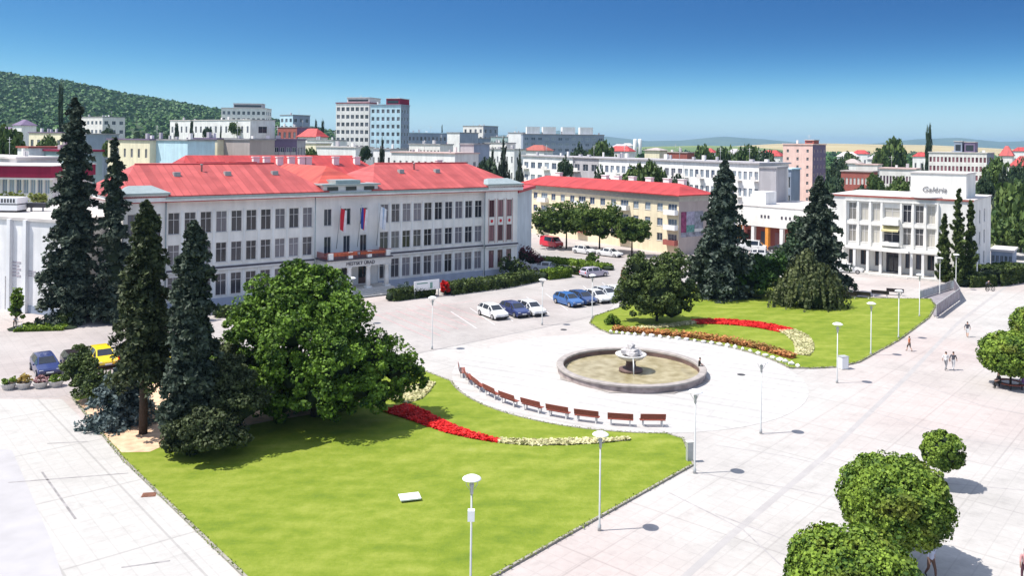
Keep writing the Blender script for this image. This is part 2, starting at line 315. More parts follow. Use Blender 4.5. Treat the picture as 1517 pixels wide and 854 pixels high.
M_bark = mat('bark', (0.055, 0.040, 0.032), 0.9, 0.3, 8, bump=0.4); M_wood = mat('bench_wood', (0.26, 0.065, 0.04), 0.6, 0.25, 9); M_iron = mat('dark_iron', (0.05, 0.05, 0.055), 0.6)
M_conc = mat('concrete', (0.55, 0.53, 0.50), 0.9, 0.12, 4, bump=0.2); M_kerb = mat('kerb_stone', (0.30, 0.28, 0.24), 0.9, 0.15, 2.5)
M_kerbd = mat('kerb_stone_dark', (0.22, 0.20, 0.17), 0.9, 0.3, 3)
M_soil = mat('bare_soil', (0.62, 0.42, 0.28), 0.95, 0.2, 1.8, bump=0.3); M_red = mat('red_paint', (0.62, 0.02, 0.03), 0.4, 0.05); M_orange = mat('orange_panel', (0.75, 0.30, 0.06), 0.6)
P_main = pane_mat('panes_main', (0.02, 0.02, 0.03), (0.20, 0.19, 0.22), 0.62); P_dark = pane_mat('panes_dark', (0.02, 0.03, 0.045), (0.12, 0.13, 0.17), 0.7)
P_red = pane_mat('panes_red', (0.06, 0.02, 0.03), (0.34, 0.18, 0.20), 0.5); P_sky = pane_mat('panes_sky', (0.06, 0.09, 0.15), (0.30, 0.36, 0.42), 0.5)
P_gall = pane_mat('panes_gallery', (0.05, 0.05, 0.06), (0.55, 0.52, 0.46), 0.5)

# ================================================================== GROUND
def sheet(name, pix, z, m, world=None):
    pts = world if world else [G(*p) for p in pix]
    mb = MB(); mb.poly([(p[0], p[1]) for p in pts], z - 0.25, z); o = mb.build(name, m); tag(o, kind='structure'); return o
# terrain
M_ground = mat('town_ground', (0.10, 0.13, 0.05), 0.95, 0.3, 0.02, col2=(0.34, 0.31, 0.22), detail=9)
xs = np.concatenate([np.linspace(-9000, -900, 14), np.linspace(-800, 800, 81), np.linspace(900, 9000, 14)])
ys = np.concatenate([np.linspace(-60, 200, 8), np.linspace(230, 1500, 70), np.linspace(1700, 16000, 20)])
V = [(x, y, terrain(x, y) - (0.04 if y < 260 else 0.0)) for y in ys for x in xs]; nx = len(xs)
Fq = [(j * nx + i, j * nx + i + 1, (j + 1) * nx + i + 1, (j + 1) * nx + i) for j in range(len(ys) - 1) for i in range(nx - 1)]
tag(link('ground', npmesh('ground', V, Fq, M_ground, smoothf=True)), kind='structure')

lawn_dir = (G(1025, 690) - G(735, 854)); lawn_ang = math.atan2(lawn_dir.y, lawn_dir.x)
M_plaza = paving_mat('plaza_concrete', (0.485, 0.46, 0.44), lawn_ang, 7.0, 6.2, joint=0.11, jcol=0.86, var=0.05, stain=0.14, pink=0.6)
M_walk = paving_mat('walk_concrete', (0.485, 0.465, 0.445), math.atan2(*(G(190, 690) - G(360, 854)).yx) , 9.0, 5.2, joint=0.13, jcol=0.80, var=0.05, stain=0.07)
M_street = paving_mat('street_asphalt', (0.43, 0.40, 0.385), R(38), 40, 9.0, joint=0.1, jcol=0.9, var=0.05, stain=0.18, pink=0.35)
M_disc = paving_mat('fountain_paving', (0.52, 0.50, 0.485), R(-28), 400, 1.7, joint=0.5, jcol=0.90, var=0.05, stain=0.08)
M_grass = None
sheet('plaza_paving', None, 0.0, M_plaza, [(-70, 18), (75, 18), (150, 110), (128, 150), (80, 190), (30, 235), (-4, 226), (-60, 130), (-80, 80)])
street = sheet('street', [(-140, 500), (330, 470), (530, 452), (765, 410), (815, 400), (775, 380), (790, 352), (860, 362), (1010, 380), (1100, 368), (1160, 350), (1190, 372), (1100, 412),
                          (930, 430), (895, 468), (803, 486), (620, 524), (400, 530), (90, 588), (-140, 588)], 0.004, M_street)
sheet('walkway', [(-260, 592), (92, 592), (182, 682), (360, 854), (498, 1000), (300, 1150), (-900, 900)], 0.008, M_walk)
# darker strip of the walkway at the lower left
sheet('walkway_strip', [(-60, 660), (18, 668), (75, 800), (100, 880), (-100, 900)], 0.012, mat('old_asphalt', (0.40, 0.385, 0.395), 0.9, 0.08, 0.6))

def circle3(a, b, c):
    ax, ay, bx, by, cx, cy = a.x, a.y, b.x, b.y, c.x, c.y
    d = 2 * (ax * (by - cy) + bx * (cy - ay) + cx * (ay - by))
    ux = ((ax**2 + ay**2) * (by - cy) + (bx**2 + by**2) * (cy - ay) + (cx**2 + cy**2) * (ay - by)) / d
    uy = ((ax**2 + ay**2) * (cx - bx) + (bx**2 + by**2) * (ax - cx) + (cx**2 + cy**2) * (bx - ax)) / d
    return Vector((ux, uy, 0)), math.hypot(ax - ux, ay - uy)
DC, DR = circle3(G(670, 553), G(1198, 583), G(950, 642))
FC, FR = circle3(G(829, 556), G(1045, 562), G(940, 584))
print('disc', DC, DR, 'fountain', FC, FR)
def arcpts(c, r, a0, a1, n): return [(c.x + r * math.cos(a0 + (a1 - a0) * i / n), c.y + r * math.sin(a0 + (a1 - a0) * i / n)) for i in range(n + 1)]
sheet('fountain_plaza', None, 0.016, M_disc, arcpts(DC, DR, 0, 2 * math.pi, 96)[:-1])
def ang_of(px, py): p = G(px, py); return math.atan2(p.y - DC.y, p.x - DC.x)

# grass material
def grass_mat():
    m = bpy.data.materials.new('lawn_grass'); m.use_nodes = True; t = m.node_tree; b = t.nodes['Principled BSDF']; b.inputs['Roughness'].default_value = 0.85; b.inputs['Specular IOR Level'].default_value = 0.1
    tc = N(t, 'ShaderNodeTexCoord')
    def noise(scale, det, rough, vec=None):
        n = N(t, 'ShaderNodeTexNoise'); n.inputs['Scale'].default_value = scale; n.inputs['Detail'].default_value = det; n.inputs['Roughness'].default_value = rough
        t.links.new(vec or tc.outputs['Object'], n.inputs['Vector']); return n.outputs['Fac']
    mp = N(t, 'ShaderNodeMapping'); mp.inputs['Rotation'].default_value = (0, 0, -lawn_ang); mp.inputs['Scale'].default_value = (0.2, 0.8, 1); t.links.new(tc.outputs['Object'], mp.inputs[0])
    big = noise(0.12, 5, .55); fine = noise(5.0, 6, .75); mow = noise(1.0, 3, .5, mp.outputs[0]); mid = noise(1.1, 5, .6)
    def mad(a, k, c):
        n = N(t, 'ShaderNodeMath', operation='MULTIPLY_ADD'); n.inputs[1].default_value = k; t.links.new(a, n.inputs[0])
        if isinstance(c, float): n.inputs[2].default_value = c
        else: t.links.new(c, n.inputs[2])
        return n.outputs[0]
    v = mad(big, .30, mad(fine, .30, mad(mow, .42, mad(mid, .36, -0.19))))
    c = N(t, 'ShaderNodeValToRGB'); e = c.color_ramp.elements
    e[0].position = 0.36; e[0].color = (0.115, 0.175, 0.020, 1); e[1].position = 0.74; e[1].color = (0.30, 0.31, 0.11, 1)
    x = e.new(0.48); x.color = (0.170, 0.225, 0.024, 1); x = e.new(0.60); x.color = (0.245, 0.285, 0.046, 1)
    ws = N(t, 'ShaderNodeTexWave', wave_type='BANDS', bands_direction='Y'); ws.inputs['Scale'].default_value = 0.16; ws.inputs['Distortion'].default_value = 0.8; ws.inputs['Detail'].default_value = 2
    m2_ = N(t, 'ShaderNodeMapping'); m2_.inputs['Rotation'].default_value = (0, 0, -lawn_ang + R(4)); t.links.new(tc.outputs['Object'], m2_.inputs[0]); t.links.new(m2_.outputs[0], ws.inputs['Vector'])
    v = mad(ws.outputs['Fac'], .035, mad(v, .75, .115))
    t.links.new(v, c.inputs['Fac']); t.links.new(c.outputs[0], b.inputs['Base Color'])
    bp = N(t, 'ShaderNodeBump'); bp.inputs['Strength'].default_value = 0.7; bp.inputs['Distance'].default_value = 0.06; t.links.new(fine, bp.inputs['Height']); t.links.new(bp.outputs[0], b.inputs['Normal'])
    return m
M_grass = grass_mat()
a0 = ang_of(676, 566); a1 = ang_of(985, 641)
arc = arcpts(DC, DR + 0.25, a0, a1, 40)
LL = [(p.x, p.y) for p in [G(182, 682), G(360, 854), G(498, 990), G(735, 854), G(1025, 690), G(1014, 655)]]
LLpoly = [(p.x, p.y) for p in [G(108, 592), G(182, 682), G(360, 854), G(498, 987), G(735, 854), G(1027, 690), G(1012, 652)]] + arc[::-1] + \
         [(p.x, p.y) for p in [G(620, 548), G(520, 540), G(380, 548), G(240, 560)]]
if a1 < a0: pass
lawnL = sheet('lawn', None, 0.09, M_grass, LLpoly)
# bare soil under the conifers
sheet('bare_soil', None, 0.098, M_soil, [(p.x, p.y) for p in [G(112, 596), G(140, 632), G(180, 673), G(222, 672), G(240, 664), G(265, 645), G(330, 640), G(400, 626), G(470, 615), G(560, 590), G(540, 570), G(400, 560), G(240, 568)]])
# right lawn
b0 = ang_of(905, 497); b1 = ang_of(1182, 546)
if b0 < b1: b0 += 2 * math.pi
arcR = arcpts(DC, DR + 0.25, b1, b0, 40)
LRpoly = arcR + [(p.x, p.y) for p in [G(888, 489), G(874, 480), G(880, 470), G(915, 458), G(960, 440), G(1010, 428), G(1080, 420), G(1160, 418), G(1240, 440), G(1300, 443), G(1378, 444), G(1386, 455), G(1376, 472), G(1330, 506), G(1272, 538), G(1240, 545), G(1205, 547)]]
lawnR = sheet('lawn', None, 0.09, M_grass, LRpoly)
def kerb(name, poly, m, w=0.14, z=0.12, closed=True):
    mb = MB(); n = len(poly)
    for i in range(n if closed else n - 1):
        p, q = Vector(poly[i]).to_2d(), Vector(poly[(i + 1) % n]).to_2d(); d = q - p
        if d.length < 0.05: continue
        d.normalize(); nn = Vector((-d.y, d.x)) * w / 2
        mb.poly([tuple(p + nn), tuple(p - nn), tuple(q - nn), tuple(q + nn)], -0.1, z + 0.0015 * (i % 3))
    return tag(mb.build(name, m), kind='structure')
def tufts(poly, n, size, seed, label):
    r = np.random.RandomState(seed); q = np.array([(p[0], p[1]) for p in poly]); lo, hi = q.min(0), q.max(0); P = r.uniform(lo, hi, (n, 2)); ins = np.zeros(n, bool)
    for i in range(len(q)):
        a, b_ = q[i], q[(i + 1) % len(q)]
        if abs(a[1] - b_[1]) < 1e-9: continue
        c_ = (a[1] > P[:, 1]) != (b_[1] > P[:, 1]); xi = (b_[0] - a[0]) * (P[:, 1] - a[1]) / (b_[1] - a[1]) + a[0]; ins ^= c_ & (P[:, 0] < xi)
    P = P[ins][:0]; e = []                                    # and a ragged fringe over the kerb
    for a, b_ in zip(q, np.roll(q, -1, 0)):
        k = int(np.linalg.norm(b_ - a) * 22); t = r.uniform(0, 1, (k, 1)); e.append(a + (b_ - a) * t + r.normal(0, .07, (k, 2)))
    P = np.concatenate([P] + e); P = np.concatenate([P, .10 + r.uniform(0, .05, (len(P), 1))], 1)
    V, Fc = quads(P, size, np.tile([0, 0, 1.0], (len(P), 1)), .35, 1.3, seed)
    tag(link('grass_tufts', npmesh('grass_tufts', V, Fc, leaf_mat('grass_blades', (.11, .17, .022), (.33, .36, .11), .3))), label, 'grass', kind='stuff')
kerb('lawn_kerb', LLpoly, M_kerb); kerb('lawn_kerb', LRpoly, M_kerb)
# dark expansion strips crossing the big plaza, plus one painted pole shadow
def strip(name, pix, w, z, m):
    P = [G(*p) for p in pix]; mb = MB()
    for p, q in zip(P[:-1], P[1:]):
        d = (q - p).normalized(); nn = Vector((-d.y, d.x, 0)) * w / 2
        mb.face([(p - nn) + Vector((0, 0, z)), (q - nn) + Vector((0, 0, z)), (q + nn) + Vector((0, 0, z)), (p + nn) + Vector((0, 0, z))])
    return tag(mb.build(name, m), kind='structure')
M_strip = mat('worn_drain_line', (0.37, 0.35, 0.345), 0.9, 0.08, 0.7); M_strip2 = mat('joint_and_pole_shadow', (0.34, 0.32, 0.32), 0.9, 0.2, 2); M_strip3 = mat('joint_tar', (0.27, 0.255, 0.255), 0.9, 0.3, 2)
strip('drain_line', [(1490, 425), (1420, 478), (1340, 562), (1222, 676), (1090, 788), (960, 905)], 0.42, 0.004, M_strip)
for pts in ([(1060, 762), (1240, 830), (1330, 868)], [(1222, 676), (1350, 712), (1600, 735)], [(990, 730), (1100, 785), (1190, 870)], [(1025, 700), (1180, 726), (1270, 745)], [(1127, 645), (1172, 640)], [(1340, 562), (1450, 600), (1640, 640)],  # the short one by the lone lamp is its pole's cast shadow, painted
            [(1290, 610), (1420, 650), (1640, 690)], [(1060, 660), (1160, 676), (1222, 690)], [(1420, 478), (1560, 490)], [(1382, 515), (1500, 540)]):
    strip('joint_and_pole_shadow', pts, 0.09, 0.005, M_strip2)
for pts in ([(12, 716), (190, 702)], [(70, 658), (130, 655)], [(62, 700), (112, 770)], [(180, 842), (252, 832)]):
    strip('walkway_joint', pts, 0.13, 0.0135, M_strip3)
strip('street_edge_line', [(-140, 589), (90, 589)], 0.12, 0.01, M_strip2)
strip('street_edge_line', [(430, 560), (620, 524), (803, 486), (880, 468)], 0.14, 0.010, M_strip3)
# red hatched markings and parking bays
M_mark = mat('faded_red_paint', (0.46, 0.29, 0.29), 0.8, 0.2, 2); M_markw = mat('faded_white_paint', (0.55, 0.54, 0.54), 0.8, 0.1, 2)
for i in range(7):
    strip('road_marking', [(556 + i * 15, 466 - i * 3), (640 + i * 13, 503 - i * 5)], 0.13, 0.0085, M_mark)
strip('road_marking', [(552, 468), (640, 456), (700, 446)], 0.13, 0.0095, M_mark)
for i in range(9):
    strip('parking_line', [(668 + i * 28, 462 - i * 5.4), (706 + i * 27, 487 - i * 5.4)], 0.12, 0.0095, M_markw)

# ================================================================== PLANT BUILDERS
rs = np.random.RandomState(3)
def quads(P, size, nrm=None, flat=0.0, aspect=1.5, seed=0):
    """leaf quads at points P; nrm gives a preferred facing, flat 0..1 how strongly"""
    r = np.random.RandomState(seed); n = len(P)
    a = r.normal(size=(n, 3)); a /= np.linalg.norm(a, axis=1)[:, None]
    if nrm is not None: a = a * (1 - flat) + nrm * flat; a /= np.linalg.norm(a, axis=1)[:, None] + 1e-9
    b = np.cross(a, r.normal(size=(n, 3))); b /= np.linalg.norm(b, axis=1)[:, None] + 1e-9
    c = np.cross(a, b); s = (np.asarray(size) * r.uniform(0.4, 1.65, n))[:, None] * 0.5
    V = np.stack([P - b * s * aspect, P - c * s, P + b * s * aspect, P + c * s], axis=1)
    return V.reshape(-1, 3), np.arange(n * 4).reshape(n, 4)
def sphere_pts(n, r): a = r.normal(size=(n, 3)); return a / np.linalg.norm(a, axis=1)[:, None]
_ico = None
def ico():
    global _ico
    if _ico is None:
        bm = bmesh.new(); bmesh.ops.create_icosphere(bm, subdivisions=1, radius=1)
        bm.verts.ensure_lookup_table(); _ico = (np.array([v.co[:] for v in bm.verts]), np.array([[v.index for v in f.verts] for f in bm.faces])); bm.free()
    return _ico
def blobs(centers, radii, seed=1, jit=0.22):
    iv, jf = ico(); r = np.random.RandomState(seed); Vs, Fs = [], []
    for i, (c, rad) in enumerate(zip(centers, radii)):
        k = 1 + r.uniform(-jit, jit, (len(iv), 1)); Vs.append(iv * k * np.asarray(rad) + np.asarray(c)); Fs.append(jf + i * len(iv))
    return np.concatenate(Vs), np.concatenate(Fs)
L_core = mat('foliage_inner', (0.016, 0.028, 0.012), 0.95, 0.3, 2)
L_spruce = leaf_mat('needles_spruce', (0.012, 0.024, 0.016), (0.095, 0.125, 0.085), 0.12)
L_bluesp = leaf_mat('needles_blue_spruce', (0.04, 0.065, 0.065), (0.17, 0.22, 0.22), 0.1)
L_spruceg = leaf_mat('needles_grey_spruce', (0.016, 0.030, 0.022), (0.11, 0.145, 0.11), 0.1)
L_olive = leaf_mat('needles_olive', (0.012, 0.022, 0.008), (0.10, 0.125, 0.05), 0.12)
L_yew = leaf_mat('leaves_yew', (0.016, 0.034, 0.009), (0.12, 0.165, 0.04), 0.12)
L_broad = leaf_mat('leaves_broad', (0.014, 0.046, 0.007), (0.185, 0.31, 0.035), 0.18)
L_ball = leaf_mat('leaves_ball', (0.028, 0.075, 0.010), (0.25, 0.36, 0.045), 0.18, 0.25, (0.34, 0.28, 0.05))
L_street = leaf_mat('leaves_street', (0.028, 0.065, 0.012), (0.14, 0.20, 0.035), 0.2)
L_bg = leaf_mat('leaves_background', (0.035, 0.075, 0.02), (0.14, 0.20, 0.05), 0.2)
L_bgd = leaf_mat('leaves_background_dark', (0.02, 0.045, 0.025), (0.07, 0.11, 0.05), 0.15)
L_hedge = leaf_mat('leaves_hedge', (0.06, 0.12, 0.015), (0.24, 0.34, 0.04), 0.2); L_orange = leaf_mat('leaves_orange', (0.18, 0.09, 0.02), (0.62, 0.27, 0.10), 0.2, 0.45, (0.16, 0.2, 0.04))
L_purple = leaf_mat('leaves_purple', (0.05, 0.012, 0.02), (0.2, 0.04, 0.06), 0.2); L_redf = leaf_mat('petals_red', (0.48, 0.006, 0.008), (0.85, 0.035, 0.03), 0.2)
L_cream = leaf_mat('petals_cream', (0.40, 0.40, 0.18), (0.74, 0.68, 0.42), 0.2); L_weep = leaf_mat('needles_weeping', (0.03, 0.045, 0.014), (0.13, 0.15, 0.055), 0.12)

def trunk_mesh(h, r0, r1, limbs=(), lean=0.0):
    mb = MB(); pts = [(0, 0, -0.1), (lean * 0.2, 0, h * 0.33), (lean * 0.6, 0.02 * h, h * 0.66), (lean, 0, h)]
    mb.tube(pts, [r0 * 1.2, r0, (r0 + r1) / 2, r1], 8)
    for a, z, l, up in limbs:
        s = Vector((0, 0, z)); e = s + Vector((math.cos(a) * l, math.sin(a) * l, up)); mid = (s + e) / 2 + Vector((0, 0, -0.1 * l))
        mb.tube([s, mid, e], [r0 * 0.5, r0 * 0.32, r0 * 0.12], 5)
    return mb
def spruce(name, label, base, h, rad, mat_, seed, n=9000, low=0.04, cat='tree', group=None, leaf=0.34, shape=0.85, droop=0.35, lean=0.0, belly=0.0):
    r = np.random.RandomState(seed); root = thing(name, label, cat, base, 0, group)
    limbs = [(r.uniform(0, 6.28), h * (low + 0.06 * i), rad * 0.5, -0.2) for i in range(5)]
    trunk_mesh(h * 0.97, 0.013 * h + 0.05, 0.03, limbs, lean).build('trunk', M_bark, root)
    nb = max(60, n // 75); P = []; Nn = []
    for i in range(nb):
        t = ((i + r.uniform(0, 1)) / nb) ** 1.15; z = h * (low + (1 - low) * t)      # 0 bottom .. 1 top
        L = rad * ((1 - t) ** shape + belly * math.sin(math.pi * t)) * r.choice([r.uniform(.35, .7), r.uniform(.7, 1.25)]) + 0.12; a = r.uniform(0, 6.2832)
        dx, dy = math.cos(a), math.sin(a); k = int(30 + 100 * (L / rad))
        tt = r.uniform(0.12, 1.0, k) ** 0.75
        side = r.normal(0, 0.17, k) * L * (1.15 - tt * 0.75)
        zz = z - droop * L * tt ** 2 + 0.22 * L * np.maximum(0, tt - 0.7) + r.normal(0, 0.05 * L + 0.04, k) - np.abs(side) * 0.3
        P.append(np.stack([dx * L * tt - dy * side + lean * t, dy * L * tt + dx * side, zz], 1))
        Nn.append(np.tile([dx * 0.5, dy * 0.5, 0.85], (k, 1)))
    P = np.concatenate(P); Nn = np.concatenate(Nn); P[:, 2] = np.maximum(P[:, 2], 0.05)
    V, Fc = quads(P, leaf, Nn, 0.45, 1.7, seed)
    cr0 = link('crown', npmesh('crown', V, Fc, mat_), root)
    # inner boughs
    cs, rr = [], []
    for i in range(40):
        t = i / 40; z = h * (low + 0.05 + (0.9 - low) * t); L = rad * ((1 - t) ** shape + belly * math.sin(math.pi * t)) * 0.42
        cs.append((r.normal(0, L * 0.15), r.normal(0, L * 0.15), z)); rr.append((L, L, h * 0.05))
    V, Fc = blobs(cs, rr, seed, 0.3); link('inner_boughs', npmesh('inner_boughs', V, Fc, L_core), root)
    return root
def lobes_crown(lobes, n, leaf, mat_, seed, clump=0.3, nm='crown'):
    """lobes: (x,y,z,rx,ry,rz); leaves sit on clumps spread over each lobe"""
    r = np.random.RandomState(seed); vol = np.array([l[3] * l[4] + l[3] * l[5] for l in lobes]); share = vol / vol.sum(); P = []; Nn = []
    for l, s in zip(lobes, share):
        k = int(n * s); nc = max(8, int(20 * (1 + l[3] / 3)))
        cd = sphere_pts(nc, r); cd[:, 2] = np.where(cd[:, 2] < -0.5, -cd[:, 2] * 0.5, cd[:, 2])
        cc = cd * np.array(l[3:6]) * r.uniform(0.66, 1.10, (nc, 1)); cr_ = min(l[3:6]) * clump * r.uniform(0.6, 1.4, nc)
        idx = r.randint(0, nc, k); d = sphere_pts(k, r)
        q = cc[idx] + d * cr_[idx][:, None] * r.uniform(0.55, 1.0, (k, 1)) ** 0.5 * np.array([1.1, 1.1, 0.8])
        P.append(q + np.array(l[:3])); Nn.append(d * 0.7 + np.array([0, 0, 0.5]))
    P = np.concatenate(P); Nn = np.concatenate(Nn); Nn /= np.linalg.norm(Nn, axis=1)[:, None]
    keep = P[:, 2] > 0.05; P = P[keep]; Nn = Nn[keep]
    V, Fc = quads(P, leaf, Nn, 0.5, 1.3, seed)
    return npmesh(nm, V, Fc, mat_)
def core_mesh(lobes, k, seed):
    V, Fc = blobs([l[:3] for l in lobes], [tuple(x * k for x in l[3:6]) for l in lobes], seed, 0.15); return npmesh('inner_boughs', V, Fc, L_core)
def broad(name, label, base, lobes, n, leaf, mat_, seed, cat='tree', group=None, trunk=True, th=None, tr=None, core=0.62, clump=0.3):
    root = thing(name, label, cat, base, 0, group)
    if trunk:
        zc = min(l[2] for l in lobes); th = th or zc + 0.5; tr = tr or 0.16
        trunk_mesh(th, tr, tr * 0.6, [(i * 1.3, th * 0.75, lobes[0][3] * 0.6, lobes[0][5] * 0.6) for i in range(5)]).build('trunk', M_bark, root)
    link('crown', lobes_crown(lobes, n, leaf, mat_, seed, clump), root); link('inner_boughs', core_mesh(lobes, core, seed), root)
    return root

tufts(LLpoly, 80000, .075, 301, 'ragged fringe of short grass along the near lawn edge')
tufts(LRpoly, 40000, .10, 302, 'ragged fringe of short grass along the far right lawn edge')

# ================================================================== BUILDING BUILDERS
_win = {}
def window_parts(w, h, style, frame_m, pane_m, far):
    key = (round(w, 2), round(h, 2), style, frame_m.name, pane_m.name, far)
    if key in _win: return _win[key]
    f = MB(); t = 0.06; y0, y1 = 0.10, 0.17; e = 0.004
    f.box(-w/2 + e, -w/2 + t, y0, y1, e, h - e); f.box(w/2 - t, w/2 - e, y0, y1, e, h - e)
    f.box(-w/2 + t, w/2 - t, y0, y1, e, t); f.box(-w/2 + t, w/2 - t, y0, y1, h - t, h - e)
    if style in ('cross', 'double'): f.box(-t/2, t/2, y0, y1, t, h - t)
    if style == 'cross': f.box(-w/2 + t, -t/2, y0 + .01, y1 - .01, h * .66, h * .66 + t); f.box(t/2, w/2 - t, y0 + .01, y1 - .01, h * .66, h * .66 + t)
    if style == 'triple':
        for k in (-1, 1): f.box(k * w/6 - t/2, k * w/6 + t/2, y0, y1, t, h - t)
    if far:
        f.face([(-w/2, 0.15, 0), (w/2, 0.15, 0), (w/2, 0.15, h), (-w/2, 0.15, h)], 1)
        res = (f.mesh('window', [frame_m, pane_m]), None)
    else:
        p = MB(); p.face([(-w/2, 0.15, 0), (w/2, 0.15, 0), (w/2, 0.15, h), (-w/2, 0.15, h)])
        s = MB(); s.box(-w/2 - .06, w/2 + .06, -.07, 0.10, -.06, -0.002)
        res = (f.mesh('window', frame_m), p.mesh('pane', pane_m), s.mesh('sill', M_stone))
    _win[key] = res; return res
def add_window(root, loc, rz, w, h, style='double', frame_m=None, pane_m=None, far=False, name='window'):
    ps = window_parts(w, h, style, frame_m or M_frame, pane_m or P_main, far)
    o = link(name, ps[0], root, loc, rz)
    if not far: link('pane', ps[1], o); link('sill', ps[2], o)
    return o
def wall_face(mb, W, z0, z1, ops, M, reveal=0.2, m=0):
    xs = sorted({0.0, W} | {round(v, 4) for o in ops for v in (o[0] - o[2]/2, o[0] + o[2]/2)}); zs = sorted({z0, z1} | {round(v, 4) for o in ops for v in (o[1], o[1] + o[3])})
    for i in range(len(xs) - 1):
        xm = (xs[i] + xs[i+1]) / 2; col = [o for o in ops if abs(xm - o[0]) < o[2] / 2]
        for j in range(len(zs) - 1):
            zm = (zs[j] + zs[j+1]) / 2
            if any(o[1] < zm < o[1] + o[3] for o in col): continue
            mb.face([M @ Vector(p) for p in ((xs[i], 0, zs[j]), (xs[i+1], 0, zs[j]), (xs[i+1], 0, zs[j+1]), (xs[i], 0, zs[j+1]))], m)
    for o in ops:
        a, b, c, d = o[0] - o[2]/2, o[0] + o[2]/2, o[1], o[1] + o[3]
        for q in (((a, 0, c), (a, reveal, c), (a, reveal, d), (a, 0, d)), ((b, 0, c), (b, 0, d), (b, reveal, d), (b, reveal, c)), ((a, 0, c), (b, 0, c), (b, reveal, c), (a, reveal, c)), ((a, 0, d), (a, reveal, d), (b, reveal, d), (b, 0, d))):
            mb.face([M @ Vector(p) for p in q], m)
def sides(W, D):
    return {'front': (Matrix.Identity(4), W, 0.0), 'right': (Matrix.Translation((W, 0, 0)) @ Matrix.Rotation(R(90), 4, 'Z'), D, R(90)),
            'left': (Matrix.Translation((0, D, 0)) @ Matrix.Rotation(R(-90), 4, 'Z'), D, R(-90)), 'back': (Matrix.Translation((W, D, 0)) @ Matrix.Rotation(R(180), 4, 'Z'), W, R(180))}
def box_walls(W, D, z0, z1, ops, mb=None, m=0):
    mb = mb or MB()
    for k, (Mx, L, rz) in sides(W, D).items(): wall_face(mb, L, z0, z1, ops.get(k, []), Mx, 0.2, m)
    return mb
def hip(mb, x0, x1, y0, y1, z0, z1, inset=None, m=0, hl=1, hr=1, t=0.18):
    """hipped roof slab, ridge along x; hl / hr = 0 makes a gable end"""
    ym = (y0 + y1) / 2; ins = inset if inset is not None else (y1 - y0) / 2
    a = Vector((x0 + ins * hl, ym, z1)); b = Vector((x1 - ins * hr, ym, z1))
    c = [Vector((x0, y0, z0)), Vector((x1, y0, z0)), Vector((x1, y1, z0)), Vector((x0, y1, z0))]
    mb.face([c[0], c[1], b, a], m); mb.face([c[2], c[3], a, b], m); mb.face([c[1], c[2], b], m); mb.face([c[3], c[0], a], m)
    dn = Vector((0, 0, -t)); d = [p + dn for p in c]
    for i in range(4): mb.face([d[i], d[(i+1) % 4], c[(i+1) % 4], c[i]], m)
    mb.face([d[3], d[2], d[1], d[0]], m)
def frame_of(A, B): d = B - A; return math.atan2(d.y, d.x), math.hypot(d.x, d.y)
def grid_ops(L, cols, rows, w, h, z0, dz, m0=None, m1=None):
    m0 = L * 0.5 / cols if m0 is None else m0; m1 = m0 if m1 is None else m1
    return [(m0 + (L - m0 - m1) * (i / (cols - 1) if cols > 1 else 0.5), z0 + dz * j, w, h) for j in range(rows) for i in range(cols)]
bid = [0]
